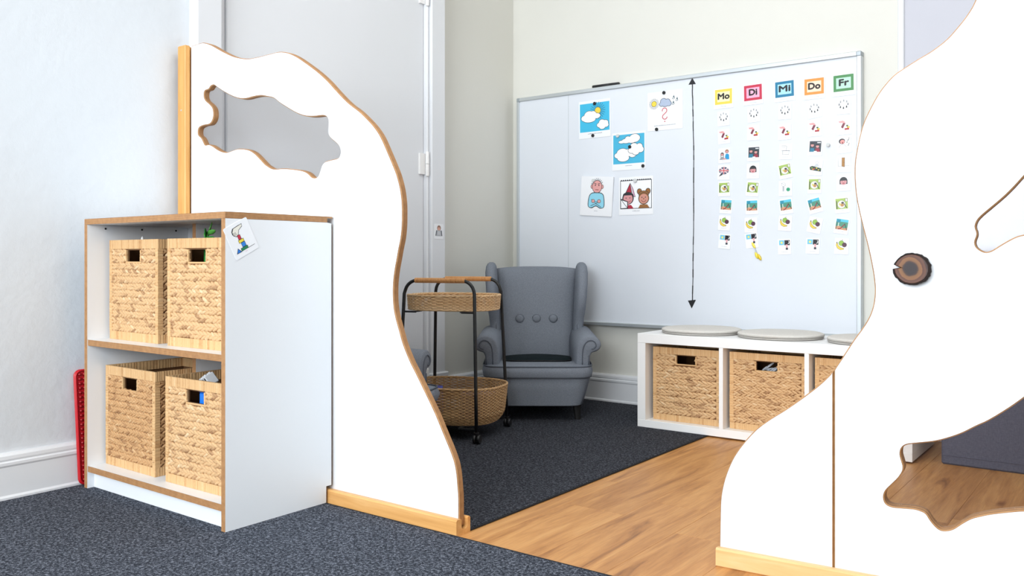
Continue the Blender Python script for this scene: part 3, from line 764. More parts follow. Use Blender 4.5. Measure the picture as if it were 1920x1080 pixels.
def seat_pad(x, y, rz, label):
    t = thing('seat_pad', label, 'seat pad', (x, y, BHT), R(rz), 'round seat pads on the bench')
    MB().use(M['felt']).lathe([(0.0005, 0.0095), (0.11, 0.0095), (0.160, 0.0095), (0.1695, 0.012), (0.1735, 0.0155), (0.1715, 0.0195), (0.163, 0.0225), (0.11, 0.0235), (0.0005, 0.024)], 64).build('cushion', t, True)
    MB().use(M['felt_edge']).lathe([(0.0005, 0.0006), (0.160, 0.0006), (0.169, 0.002), (0.1725, 0.005), (0.170, 0.0085), (0.160, 0.0093), (0.0005, 0.0093)], 64).build('underside', t, True)
    MB().use(M['felt_edge']).tube([(0.1728*math.cos(2*PI*k/64), 0.1728*math.sin(2*PI*k/64), 0.0118) for k in range(64)], 0.0016, 5, closed=True).build('seam', t, True)
seat_pad(-1.603, 3.537, 10, 'round beige felt seat pad at the left end of the bench')
seat_pad(-1.2475, 3.532, 50, 'round beige felt seat pad in the middle of the bench')
seat_pad(-0.8715, 3.515, 90, 'round beige felt seat pad at the bench end, half hidden by the divider')

# slate block behind the divider, seen through its lower opening
t = thing('floor_cushion', 'big slate grey cloth block on the wooden floor, seen through the lower opening', 'floor cushion', (-0.618, 3.422, 0.0))
MB().use(M['foam']).box(0, 1.3, 0, 0.40, 0.0, 0.36, bev=0.006).build('body', t)
MB().use(M['foam']).tube([(0.004, -0.0005, 0.034), (1.296, -0.0005, 0.034)], 0.0015, 5).build('seam', t)

# ------------------------------------------------------------------ whiteboard
WX0, WX1, WZ0, WZ1, WY = -2.836, -1.001, 0.398, 1.634, 3.835
wb = thing('whiteboard', 'large whiteboard with aluminium frame and a drawn double arrow', 'whiteboard', (WX0, WY, WZ0))
ww, wh = WX1 - WX0, WZ1 - WZ0
box_part('writing_surface', M['board_face'], wb, (0.008, ww - 0.008, 0.0, 0.02, 0.008, wh - 0.008))
for nm, dm in (('frame_bar', (0, 0.016, -0.009, 0.0295, 0.02, wh - 0.02)), ('frame_bar', (ww - 0.02, ww, -0.009, 0.0295, 0.02, wh - 0.02)),
               ('frame_bar', (0.02, ww - 0.02, -0.009, 0.0295, wh - 0.02, wh)), ('frame_bar', (0.02, ww - 0.02, -0.009, 0.0295, 0, 0.018))):
    box_part(nm, M['alu'], wb, dm, 0.0025)
for x in (0, ww - 0.0215):
    for z in (0, wh - 0.0215): box_part('corner_cap', M['alu_dull'], wb, (x, x + 0.0215, -0.0098, 0.0295, z, z + 0.0215), 0.003)
box_part('panel_seam', M['alu_dull'], wb, (0.338, 0.3395, -0.0003, 0.001, 0.018, wh - 0.02))
wl = lambda x, z: (x - WX0, z - WZ0)
ink = MB().use(M['black'])
def stroke(mb, pts, w, y=-0.0005, rnd=None):
    for (a, b_) in zip(pts, pts[1:]):
        a, b_ = Vector(a), Vector(b_); d = (b_-a).normalized(); n = Vector((-d.y, d.x))*w/2
        k = (rnd.uniform(0.6, 1.15) if rnd else 1)
        mb.add([(p.x, y, p.y) for p in (a-n*k, b_-n*k, b_+n*k, a+n*k)], [(0, 1, 2, 3)])
ra = random.Random(2)
ap = []
key = [wl(-1.785, 1.588), wl(-1.781, 1.43), wl(-1.777, 1.22), wl(-1.778, 0.89), wl(-1.784, 0.535)]
for a, b_ in zip(key, key[1:]):
    for k in range(9): ap.append((a[0] + (b_[0]-a[0])*k/9 + ra.uniform(-.0007, .0007), a[1] + (b_[1]-a[1])*k/9))
ap.append(key[-1])
stroke(ink, ap, 0.0052, rnd=ra)
for tri in (((-1.785, 1.617), (-1.805, 1.586), (-1.766, 1.585)), ((-1.808, 0.541), (-1.788, 0.503), (-1.766, 0.545))):
    ink.add([(p[0]-WX0, -0.0006, p[1]-WZ0) for p in tri], [(0, 1, 2)])
stroke(ink, [wl(-1.806, 0.538), wl(-1.768, 0.543)], 0.006)
ink.build('drawn_arrow', wb)
lg = MB().use(flat((62, 66, 104), 0.5))
for k in range(7): lg.box(0.0, 0.0034, -0.0096, -0.0088, 0, 0.005 if k % 3 else 0.0058, bev=0); lg.xf(lambda p, k=k: (p[0] + wl(-1.057 + 0.0049*k, 0)[0], p[1], p[2] + 0.0068), len(lg.v) - 8)
lg.xf(lambda p: (p[0], p[1] + 0.0, p[2])).build('maker_lettering', wb)
pn = thing('board_marker', 'black marker pen lying on the top edge of the whiteboard', 'marker', (-2.277, WY + 0.010, WZ1 + 0.0082), R(2))
MB().use(M['black']).lathe([(0.0058, -0.075), (0.008, -0.072), (0.008, 0.022), (0.0066, 0.024)], 14, axis=0).build('barrel', pn, 40)
MB().use(M['black_plastic']).lathe([(0.0078, 0.0243), (0.0081, 0.026), (0.0078, 0.078), (0.0062, 0.082), (0.0004, 0.0825)], 14, axis=0).build('cap', pn, 40)

# ------------------------------------------------------------------ printed cards
class Print:
    # flat printing: each shape is a thin layer over the one before
    def __init__(s, cx, cy, sc, top=0.0006): s.mb = MB(); s.c = (cx, cy); s.s = sc; s.k = 0; s.top = top
    def poly(s, pts, col):
        s.k += 1; s.mb.use(flat(col, 0.35))
        z = s.top + 0.00003 + 0.00002*s.k
        vs = [(s.c[0] + p[0]*s.s, s.c[1] + p[1]*s.s, z) for p in pts]
        tris = tessellate_polygon([[Vector((p[0], p[1], 0)) for p in vs]])
        fs = []
        for t in tris:
            a, b_, c = (vs[i] for i in t)
            ccw = (b_[0]-a[0])*(c[1]-a[1]) - (b_[1]-a[1])*(c[0]-a[0]) > 0
            fs.append(tuple(t) if ccw else tuple(t)[::-1])
        s.mb.add(vs, fs); return s
    def R(s, x0, y0, x1, y1, col): return s.poly([(x0, y0), (x1, y0), (x1, y1), (x0, y1)], col)
    def E(s, x, y, rx, ry, col, a0=0, a1=360, n=20, rot=0):
        p = [(rx*math.cos(R(a0 + (a1-a0)*k/n)), ry*math.sin(R(a0 + (a1-a0)*k/n))) for k in range(n + (1 if a1-a0 < 360 else 0))]
        c, d = math.cos(R(rot)), math.sin(R(rot))
        return s.poly([(x + a*c - b_*d, y + a*d + b_*c) for a, b_ in p], col)
    def O(s, x, y, rx, ry, col, w=0.05, line=(40, 44, 52), **k): s.E(x, y, rx, ry, line, **k); return s.E(x, y, rx-w, ry-w, col, **k)
    def L(s, pts, w, col):
        for a, b_ in zip(pts, pts[1:]):
            a, b_ = Vector(a), Vector(b_); d = (b_-a)
            if d.length < 1e-6: continue
            d.normalize(); n = Vector((-d.y, d.x))*w/2; e = d*w*0.3
            s.poly([tuple(a-n-e), tuple(b_-n+e), tuple(b_+n+e), tuple(a+n-e)], col)
        return s
    def box(s, x0, y0, x1, y1, col, w=0.05, line=(40, 44, 52)): s.R(x0, y0, x1, y1, line); return s.R(x0+w, y0+w, x1-w, y1-w, col)
    def cloud(s, parts, fill, w=0.05, line=(44, 52, 60)):
        for x, y, rx, ry in parts: s.E(x, y, rx + w, ry + w, line)
        for x, y, rx, ry in parts: s.E(x, y, rx, ry, fill)
        return s
    def arc(s, x, y, r_, a0, a1, w, col, n=8, ry=None):
        return s.L([(x + r_*math.cos(R(a0 + (a1-a0)*k/n)), y + (ry or r_)*math.sin(R(a0 + (a1-a0)*k/n))) for k in range(n+1)], w, col)
    def build(s, parent, name='picture'):
        me = bpy.data.meshes.new(name); me.from_pydata(s.mb.v, [], s.mb.f)
        for m in s.mb.mats: me.materials.append(m)
        me.polygons.foreach_set('material_index', s.mb.m); me.update()
        o = bpy.data.objects.new(name, me); COL.objects.link(o); o.parent = parent; return o
INK, GREY, SKIN, WHITE = (36, 38, 44), (150, 154, 160), (222, 160, 158), (246, 247, 250)
def face(p, x, y, r_, hair=None, mouth=True, skin=SKIN):
    if hair: p.E(x, y + r_*0.12, r_*1.22, r_*1.16, hair)
    p.O(x, y, r_, r_, skin, r_*0.1)
    if hair: p.E(x, y + r_*0.05, r_*1.05, r_*0.98, hair, 25, 155)
    for q in (-1, 1): p.E(x + q*r_*0.38, y + r_*0.05, r_*0.1, r_*0.13, INK, n=8)
    if mouth: p.L([(x - r_*0.35, y - r_*0.42), (x, y - r_*0.52), (x + r_*0.35, y - r_*0.42)], r_*0.14, (150, 50, 60))
def pic_circle(p):
    for k in range(8):
        a = R(90 + 45*k); x, y = 0.72*math.cos(a), 0.1 + 0.62*math.sin(a)
        c = GREY if y > 0.4 else ((96, 100, 108) if y > -0.1 else (24, 24, 30))
        p.E(x, y + 0.13, 0.085, 0.1, c, n=10); p.R(x-0.10, y-0.15, x+0.10, y+0.06, c)
def pic_hand(p):
    p.poly([(-0.55, -0.25), (-0.22, -0.5), (0.2, 0.32), (0.08, 0.62), (-0.15, 0.5)], (122, 40, 62))
    p.poly([(-0.95, 0.78), (-0.2, 0.85), (0.15, 0.6), (0.1, 0.35), (-0.2, 0.45), (-0.75, 0.5)], (226, 160, 162))
    p.R(0.05, -0.78, 0.8, -0.48, (172, 30, 48)); p.R(0.45, -0.48, 0.92, -0.2, (240, 200, 70)); p.R(0.32, -0.2, 0.66, 0.04, (40, 92, 48)); p.R(0.5, -0.42, 0.62, -0.28, (90, 60, 30))
def pic_children(p):
    face(p, -0.42, 0.05, 0.27, INK); p.poly([(-0.95, -0.95), (0.05, -0.95), (-0.12, -0.42), (-0.68, -0.42)], (150, 152, 158))
    p.R(-0.72, -0.45, -0.62, 0.2, INK); p.R(-0.22, -0.45, -0.12, 0.2, INK)
    p.poly([(0.1, -0.95), (0.95, -0.95), (0.9, -0.1), (0.7, 0.1), (0.3, 0.1), (0.15, -0.3)], (24, 150, 206))
    face(p, 0.5, 0.5, 0.3, (150, 98, 60)); p.R(-0.3, -0.95, 0.35, -0.72, (206, 150, 150))
def pic_night_kids(p):
    p.R(-1, -0.9, 1, 0.95, (52, 60, 70)); p.poly([(-0.9, -0.9), (-0.1, -0.9), (-0.2, -0.25), (-0.85, -0.25)], (30, 118, 150)); face(p, -0.52, 0.25, 0.3, INK)
    p.poly([(0.0, -0.9), (0.85, -0.9), (0.7, -0.3), (0.1, -0.3)], (150, 40, 62)); face(p, 0.38, 0.05, 0.3, INK); p.R(0.3, 0.6, 0.9, 0.78, (226, 230, 232)); p.R(-0.2, -0.95, 0.3, -0.75, (240, 240, 244))
def pic_flag(p):
    p.poly([(-0.55, -0.4), (-0.95, -0.95), (-0.15, -0.6)], INK); p.E(0, 0.15, 0.98, 0.68, INK); p.E(0, 0.15, 0.93, 0.63, (44, 54, 92))
    for q in (-1, 1): p.L([(-0.66*q, -0.28), (0.66*q, 0.58)], 0.2, WHITE); p.L([(-0.64*q, -0.26), (0.64*q, 0.56)], 0.07, (196, 40, 54))
    p.R(-0.92, 0.02, 0.92, 0.28, WHITE); p.R(-0.13, -0.46, 0.13, 0.76, WHITE); p.R(-0.93, 0.07, 0.93, 0.23, (204, 32, 48)); p.R(-0.08, -0.47, 0.08, 0.77, (204, 32, 48))
def pic_plate(p):
    p.R(-1, -0.88, 1, 0.92, (166, 194, 96)); p.O(-0.05, -0.1, 0.68, 0.7, WHITE, 0.04); p.O(-0.05, -0.1, 0.5, 0.52, (236, 236, 226), 0.03, (170, 174, 160))
    p.E(0.05, -0.2, 0.3, 0.28, (186, 136, 84)); p.E(-0.3, -0.05, 0.16, 0.2, (214, 206, 110)); p.poly([(-0.1, 0.3), (0.35, 0.3), (0.2, 0.0), (0.0, 0.02)], INK)
    p.L([(-0.84, -0.78), (-0.84, 0.5)], 0.13, INK); p.L([(0.2, 0.3), (0.78, -0.75)], 0.12, INK); p.box(0.6, 0.3, 0.96, 0.86, WHITE, 0.05)
def pic_playground(p):
    p.R(-1, -0.85, 1, 0.95, (72, 144, 122)); p.R(-1, 0.5, 1, 0.95, (82, 196, 224)); p.R(-0.95, 0.35, -0.3, 0.88, (34, 140, 168))
    p.poly([(-1, -0.85), (-1, -0.35), (-0.4, -0.2), (0.3, -0.55), (1, -0.4), (1, -0.85)], (206, 148, 112)); p.R(-0.62, -0.3, -0.5, 0.3, (214, 228, 226))
    p.L([(-0.5, -0.78), (-0.1, -0.6), (0.5, 0.2)], 0.17, (138, 36, 46)); p.L([(0.45, 0.22), (0.92, -0.72)], 0.13, (30, 78, 66)); p.L([(-0.85, -0.8), (-0.85, 0.4)], 0.1, (36, 96, 96))
def pic_fruit(p):
    p.poly([(-0.9, 0.35), (-0.72, 0.38), (-0.55, -0.1), (-0.1, -0.42), (0.45, -0.55), (0.35, -0.75), (-0.2, -0.85), (-0.7, -0.6), (-0.95, -0.1)], (120, 100, 30))
    p.poly([(-0.86, 0.28), (-0.76, 0.3), (-0.6, -0.13), (-0.12, -0.48), (0.4, -0.6), (0.3, -0.7), (-0.2, -0.79), (-0.66, -0.56), (-0.9, -0.1)], (236, 206, 76))
    p.R(-0.88, 0.28, -0.74, 0.5, INK); p.O(-0.08, 0.32, 0.46, 0.46, (146, 188, 78), 0.04, (60, 90, 40)); p.O(0.44, 0.06, 0.4, 0.4, (84, 44, 66), 0.04, (40, 20, 34)); p.L([(0.0, 0.72), (0.08, 0.95)], 0.07, (90, 70, 40))
def pic_sleep(p):
    p.R(-0.95, 0.1, -0.05, 0.95, (116, 196, 224)); p.E(-0.5, 0.52, 0.2, 0.2, (240, 228, 120)); p.E(-0.5, 0.52, 0.34, 0.34, (190, 220, 190), 0, 20)
    p.R(0.0, 0.05, 0.95, 0.95, (16, 16, 26)); p.E(0.68, 0.55, 0.2, 0.28, WHITE); p.E(0.58, 0.6, 0.2, 0.26, (16, 16, 26))
    p.poly([(0.2, 0.2), (0.6, 0.15), (0.55, -0.4), (0.3, -0.4)], (226, 170, 176)); p.R(0.22, -0.75, 0.62, -0.38, (54, 58, 70))
def pic_face(p):
    p.E(0, 0.15, 0.66, 0.68, INK); p.R(-0.66, -0.4, 0.66, 0.1, (44, 46, 54)); p.E(0, -0.02, 0.52, 0.5, (214, 152, 156)); p.E(0, 0.32, 0.55, 0.35, INK, 0, 180); p.R(-0.5, 0.2, 0.5, 0.34, INK)
    for q in (-1, 1): p.L([(q*0.34, 0.05), (q*0.12, 0.07)], 0.05, (120, 60, 70))
    p.E(0, -0.24, 0.22, 0.1, (170, 80, 90))
def pic_pot(p):
    p.box(-0.55, -0.7, 0.6, 0.05, WHITE, 0.05, (120, 124, 130)); p.R(-0.75, -0.05, 0.8, 0.03, (120, 124, 130)); p.L([(-0.75, 0.55), (-0.1, 0.55)], 0.05, GREY); p.L([(-0.75, 0.85), (0.0, 0.85), (0.2, 0.7), (0.15, 0.5)], 0.06, GREY); p.L([(0.1, 0.5), (0.1, 0.05)], 0.06, GREY)
def pic_game(p):
    p.O(-0.35, 0.5, 0.4, 0.34, WHITE, 0.05, (150, 154, 160)); p.R(-0.5, -0.7, -0.2, 0.2, (176, 180, 186)); p.L([(-0.75, 0.75), (0.05, 0.3)], 0.05, GREY); p.O(0.5, -0.4, 0.34, 0.34, (34, 160, 116), 0.04, (20, 110, 80)); p.E(0.5, -0.4, 0.1, 0.1, (20, 120, 84))
def pic_garden(p):
    p.O(0.2, 0.62, 0.24, 0.26, WHITE, 0.04, (130, 136, 146)); p.poly([(-0.35, -0.05), (0.65, -0.05), (0.4, 0.38), (0.0, 0.38)], (200, 206, 212)); p.poly([(-1, -0.15), (-0.6, 0.05), (1, -0.3), (1, -0.9), (-0.9, -0.65)], (44, 66, 54))
    for x, y, c in ((-0.6, -0.3, (150, 180, 70)), (-0.2, -0.45, (190, 60, 50)), (0.2, -0.3, (230, 210, 80)), (0.55, -0.6, (220, 200, 80)), (0.8, -0.45, (60, 120, 60)), (-0.4, -0.55, (230, 140, 60))): p.E(x, y, 0.13, 0.11, c, n=10)
def pic_sing(p):
    p.E(-0.3, 0.5, 0.52, 0.46, INK); p.O(-0.22, 0.4, 0.42, 0.4, (222, 150, 146), 0.04); p.E(-0.22, 0.72, 0.4, 0.16, INK, 0, 180); p.E(-0.2, 0.22, 0.1, 0.14, (130, 30, 40)); p.arc(-0.25, -0.75, 0.62, 20, 160, 0.05, (150, 156, 164), ry=0.7)
    for x, y in ((0.5, 0.2), (0.75, 0.6), (0.7, -0.3)): p.E(x, y, 0.09, 0.07, INK, n=8); p.L([(x + 0.08, y), (x + 0.12, y + 0.34), (x + 0.24, y + 0.26)], 0.05, INK)
def pic_door(p):
    p.R(-0.95, -0.5, 0.95, -0.45, GREY); p.R(-0.9, -0.5, -0.85, 0.9, GREY); p.R(0.35, -0.5, 0.4, 0.9, GREY); p.R(0.88, -0.5, 0.92, 0.9, (190, 194, 200)); p.poly([(-0.3, -0.55), (0.2, -0.68), (0.2, 0.95), (-0.3, 0.95)], (92, 62, 26)); p.poly([(-0.26, -0.5), (0.15, -0.6), (0.15, 0.92), (-0.26, 0.92)], (170, 118, 46)); p.E(0.08, 0.1, 0.04, 0.06, INK, n=8)
def on_board(x, z, rot=0.0, tilt=0.0, y=WY): return Matrix.Translation((x, y - 0.0007, z)) @ Matrix.Rotation(R(90), 4, 'X') @ Matrix.Rotation(R(rot), 4, 'Z') @ Matrix.Rotation(R(tilt), 4, 'X')
def make_card(name, label, cat, mtx, w, h, group=None, rad=0.003, th=0.0012):
    t = MB().use(M['paper']).prism(rrect(-w/2, w/2, -h/2, h/2, rad, 3), 2, -th/2, th/2).build(name)
    t.matrix_world = mtx @ Matrix.Translation((0, 0, th/2))
    return tag(t, label, cat, group)
def caption(p, x0, x1, y, hgt, rnd, col=(176, 180, 188)):
    x = x0
    while x < x1:
        w = rnd.uniform(0.05, 0.11); p.R(x, y, min(x + w, x1), y + hgt*rnd.uniform(0.5, 0.8), col); x += w + 0.02
def text(body, size, mat, parent, loc, name='lettering', bold=0.0, width=None):
    cu = bpy.data.curves.new('letters', 'FONT'); cu.body = body; cu.size = size; cu.align_x = 'CENTER'; cu.align_y = 'CENTER'; cu.resolution_u = 3
    o = bpy.data.objects.new('letters', cu); COL.objects.link(o)
    bpy.context.view_layer.update()
    me = bpy.data.meshes.new_from_object(o.evaluated_get(bpy.context.evaluated_depsgraph_get()))
    bpy.data.objects.remove(o); bpy.data.curves.remove(cu)
    me.name = name; me.materials.clear(); me.materials.append(mat)
    xs = [v.co.x for v in me.vertices]; k = 1.0
    if width: k = width/(max(xs) - min(xs))
    for v in me.vertices: v.co.x *= k
    if bold:
        # heavier strokes: the outline repeated a little to either side
        vs = [v.co.copy() for v in me.vertices]; fs = [list(f.vertices) for f in me.polygons]; n = len(vs)
        V = []; F_ = []
        for q_, (dx, dy) in enumerate(((0, 0), (bold, 0), (-bold, 0), (0, bold), (0, -bold), (bold*.7, bold*.7), (-bold*.7, -bold*.7))):
            V += [(v.x + dx, v.y + dy, v.z + 0.000005*q_) for v in vs]; F_ += [[i + n*q_ for i in f] for f in fs]
        me = bpy.data.meshes.new(name); me.from_pydata(V, [], F_); me.materials.append(mat); me.update()
    q = bpy.data.objects.new(name, me); COL.objects.link(q); q.parent = parent; q.location = loc
    return q
PICS = {'circle': (pic_circle, 'a ring of small figures'), 'hand': (pic_hand, 'a hand and toy blocks'), 'kids': (pic_children, 'two children side by side'),
        'night': (pic_night_kids, 'two children before a dark blackboard'), 'flag': (pic_flag, 'a speech bubble with a british flag'), 'plate': (pic_plate, 'a plate of food with cutlery'),
        'play': (pic_playground, 'a playground slide'), 'fruit': (pic_fruit, 'a banana, apple and plum'), 'sleep': (pic_sleep, 'sun and moon halves'), 'face': (pic_face, 'a dark haired face'),
        'pot': (pic_pot, 'a cooking pot and tap'), 'game': (pic_game, 'a grey figure with a green ball'), 'garden': (pic_garden, 'a person in a vegetable bed'), 'sing': (pic_sing, 'a singing child and notes'), 'door': (pic_door, 'a brown door')}
DAYS = [('Mo', 'Montag', 'yellow', (236, 212, 84), (250, 240, 190), (-1.6255, 1.5075), 0.0), ('Di', 'Dienstag', 'red', (200, 44, 76), (250, 176, 206), (-1.482, 1.510), 1.0), ('Mi', 'Mittwoch', 'blue', (10, 120, 160), (168, 222, 248), (-1.335, 1.509), 1.0),
        ('Do', 'Donnerstag', 'orange', (224, 146, 56), (252, 218, 194), (-1.203, 1.505), 0.0), ('Fr', 'Freitag', 'green', (64, 134, 72), (184, 226, 206), (-1.077, 1.505), 0.5)]
COLS = {'Mo': [('circle', -1.625, 1.405, 2), ('hand', -1.623, 1.32, 3), ('kids', -1.621, 1.23, 1), ('flag', -1.624, 1.15, -3), ('plate', -1.622, 1.073, 0), ('play', -1.613, 0.991, -5), ('fruit', -1.621, 0.912, -5), ('sleep', -1.62, 0.825, -6)],
        'Di': [('circle', -1.478, 1.408, 1), ('hand', -1.48, 1.325, 0), ('night', -1.478, 1.229, -1), ('face', -1.482, 1.148, -1), ('plate', -1.484, 1.067, -6), ('play', -1.487, 0.983, 0), ('fruit', -1.492, 0.899, 0), ('sleep', -1.488, 0.828, 7)],
        'Mi': [('circle', -1.333, 1.407, 0), ('hand', -1.335, 1.315, 1), ('pot', -1.33, 1.226, -2), ('plate', -1.332, 1.14, 9), ('game', -1.331, 1.061, 0), ('play', -1.328, 0.98, 7), ('fruit', -1.332, 0.904, -4), ('sleep', -1.335, 0.798, 1)],
        'Do': [('circle', -1.201, 1.401, 7), ('hand', -1.201, 1.319, 1), ('night', -1.198, 1.234, -4), ('garden', -1.197, 1.147, -6), ('plate', -1.201, 1.067, -2), ('play', -1.2, 0.98, 14), ('fruit', -1.2, 0.892, -13), ('sleep', -1.209, 0.8, -3)],
        'Fr': [('circle', -1.077, 1.405, -1), ('hand', -1.074, 1.316, 1), ('sing', -1.075, 1.236, 4), ('door', -1.077, 1.153, -1), ('face', -1.077, 1.072, 1), ('plate', -1.084, 0.977, 4), ('play', -1.085, 0.886, -10), ('fruit', -1.085, 0.798, -4)]}
rc = random.Random(4)
for day, full, cname, c1, c2, (x, z), rot in DAYS:
    t = make_card('weekday_card', 'large %s weekday card reading %s at the top of the whiteboard' % (cname, day), 'card', on_board(x, z - 0.008, rot), 0.096, 0.094, 'weekday cards')
    p = Print(0, 0.008, 0.001); p.R(-42.5, -35, 42.5, 36, c1); p.R(-31, -23, 31, 24, c2); p.build(t, 'coloured_frame')
    text(day, 0.039, M['black'], t, (0, 0.0095, 0.0009), 'lettering', 0.0019, {'Mo': 0.056, 'Di': 0.037, 'Mi': 0.05, 'Do': 0.051, 'Fr': 0.040}[day])
    text(full, 0.009, M['alu_dull'], t, (0, -0.0365, 0.0008), 'caption')
    for key, cx, cz, r_ in COLS[day]:
        fn, words = PICS[key]
        t = make_card('schedule_card', 'small card with %s, in the column below %s' % (words, day), 'card', on_board(cx, cz, r_ + rc.uniform(-.5, .5)), 0.060, 0.069, 'schedule cards below ' + day)
        p = Print(0, 0.005, 0.0255); fn(p); caption(p, -0.55, 0.55, -1.16, 0.07, rc); p.build(t)

# the larger cards on the left half of the board
def rays(p, x, y, r0, r1, n, col, w=0.035):
    for k in range(n):
        a = 2*PI*k/n; p.L([(x + r0*math.cos(a), y + r0*math.sin(a)), (x + r1*math.cos(a), y + r1*math.sin(a))], w, col)
BLUE, SUN = (62, 186, 226), (244, 214, 74)
t = make_card('weather_card', 'blue picture card with the sun behind two clouds', 'card', on_board(-2.334, 1.472, 0.5), 0.192, 0.196, 'weather cards')
p = Print(0, 0.010, 0.0895); p.R(-1, -0.83, 1, 0.83, BLUE); rays(p, 0.22, 0.36, 0.24, 0.5, 22, (36, 104, 140), 0.03)
p.O(0.22, 0.36, 0.22, 0.22, SUN, 0.03, (60, 84, 96)); p.cloud([(-0.66, -0.02, 0.24, 0.17), (-0.36, 0.12, 0.34, 0.26), (-0.1, 0.12, 0.24, 0.24), (0.15, 0.06, 0.24, 0.15), (-0.35, -0.12, 0.42, 0.16)], WHITE, 0.025)
p.cloud([(0.36, -0.5, 0.2, 0.14), (0.5, -0.36, 0.2, 0.17), (0.72, -0.4, 0.2, 0.16), (0.78, -0.52, 0.16, 0.13), (0.52, -0.62, 0.2, 0.13)], WHITE, 0.025)
caption(p, -0.45, 0.5, -0.97, 0.06, rc); p.build(t)
t = make_card('weather_card', 'white card with sun, grey cloud, raindrops and a red question mark', 'card', on_board(-1.930, 1.4745, 0), 0.190, 0.192, 'weather cards')
p = Print(0, 0.0, 0.0895); rays(p, -0.66, 0.42, 0.2, 0.3, 24, INK, 0.02); p.O(-0.66, 0.42, 0.17, 0.17, SUN, 0.025)
p.cloud([(-0.2, 0.36, 0.12, 0.1), (-0.08, 0.5, 0.18, 0.16), (0.16, 0.46, 0.15, 0.15), (0.24, 0.36, 0.14, 0.12), (0.02, 0.34, 0.18, 0.12)], (176, 190, 214), 0.03, (76, 86, 104))
for x, y in ((0.52, 0.66), (0.72, 0.54), (0.5, 0.36)):
    p.poly([(x-0.075, y-0.06), (x, y-0.1), (x+0.075, y-0.06), (x+0.06, y+0.02), (x+0.03, y+0.14)], (60, 88, 100)); p.E(x + 0.002, y - 0.035, 0.042, 0.04, WHITE, n=10)
p.arc(-0.02, 0.0, 0.14, 190, -30, 0.045, (206, 92, 104), 10); p.L([(0.1, -0.08), (-0.12, -0.26)], 0.045, (206, 92, 104)); p.arc(0.0, -0.34, 0.14, 150, 350, 0.045, (206, 92, 104), 10); p.E(0, -0.6, 0.035, 0.035, (196, 60, 70), n=8)
caption(p, -0.65, 0.65, -0.82, 0.05, rc); p.build(t)
t = make_card('weather_card', 'blue picture card with three white clouds', 'card', on_board(-2.1325, 1.290, 0), 0.192, 0.192, 'weather cards')
p = Print(0, 0.011, 0.0895); p.R(-1, -0.83, 1, 0.83, (70, 180, 218))
p.cloud([(-0.45, 0.42, 0.2, 0.08), (-0.15, 0.46, 0.3, 0.13), (-0.05, 0.56, 0.18, 0.15), (0.38, 0.58, 0.34, 0.23), (0.2, 0.42, 0.24, 0.1)], WHITE, 0.025)
p.cloud([(-0.68, -0.34, 0.24, 0.16), (-0.4, -0.2, 0.36, 0.24), (-0.05, -0.22, 0.3, 0.2), (0.25, -0.32, 0.24, 0.17), (-0.35, -0.5, 0.38, 0.2)], WHITE, 0.025)
p.cloud([(0.2, -0.1, 0.22, 0.16), (0.34, 0.1, 0.24, 0.2), (0.68, 0.08, 0.2, 0.18), (0.76, -0.08, 0.2, 0.17), (0.46, -0.2, 0.22, 0.17)], WHITE, 0.025)
caption(p, -0.2, 0.22, -0.97, 0.06, rc); p.build(t)
t = make_card('mood_card', 'thick stack of cards, a cross child with folded arms on top', 'card', on_board(-2.3185, 1.0685, -4.2, 1.6) @ Matrix.Translation((0, 0, 0.003)), 0.192, 0.205, None, 0.003, 0.006)
p = Print(0, 0.012, 0.0895, 0.003); sk = (228, 164, 162); tb = (146, 214, 236)
for q in (-1, 1): p.O(0.02 + q*0.34, 0.42, 0.1, 0.13, sk, 0.025)
for k in range(9): a = R(25 + 16*k); p.L([(0.02 + 0.3*math.cos(a), 0.44 + 0.34*math.sin(a)), (0.02 + 0.42*math.cos(a + .15), 0.44 + 0.46*math.sin(a + .15))], 0.03, INK)
p.O(0.02, 0.42, 0.34, 0.38, sk, 0.03)
for q in (-1, 1): p.E(0.02 + q*0.12, 0.5, 0.035, 0.045, INK, n=8); p.L([(0.02 + q*0.05, 0.57), (0.02 + q*0.2, 0.62)], 0.03, INK)
p.L([(-0.08, 0.24), (0.12, 0.24)], 0.035, (140, 50, 60))
p.poly(spline([(-0.55, -0.7), (-0.5, -0.15), (-0.3, 0.06), (0.02, 0.09), (0.35, 0.06), (0.52, -0.15), (0.56, -0.72), (0.3, -0.84), (0.0, -0.72), (-0.3, -0.84)], 4), INK)
p.poly(spline([(-0.51, -0.69), (-0.46, -0.16), (-0.28, 0.02), (0.02, 0.05), (0.33, 0.02), (0.48, -0.16), (0.52, -0.71), (0.3, -0.79), (0.0, -0.67), (-0.3, -0.79)], 4), tb)
p.L([(-0.35, -0.7), (0.25, -0.45)], 0.03, INK); p.L([(0.35, -0.75), (-0.05, -0.55)], 0.03, INK); p.L([(-0.32, -0.32), (-0.2, -0.5), (0.1, -0.45)], 0.03, INK)
for q in (-1, 1): p.O(0.0 + q*0.2, -0.42, 0.12, 0.11, sk, 0.025)
caption(p, -0.1, 0.12, -1.0, 0.05, rc); p.build(t)
for k in (-1, 1):
    pass
t = make_card('festival_card', 'card with two children in fancy dress, a red pointed hat and a bear hood', 'card', on_board(-2.0915, 1.0615, 0), 0.194, 0.192, 'weather cards' if False else None)
p = Print(0, 0.008, 0.0895); p.box(-1, -0.82, 1, 0.8, WHITE, 0.035)
for k in range(15): p.R(-0.96 + k*0.13, 0.76, -0.88 + k*0.13, 0.84, INK)
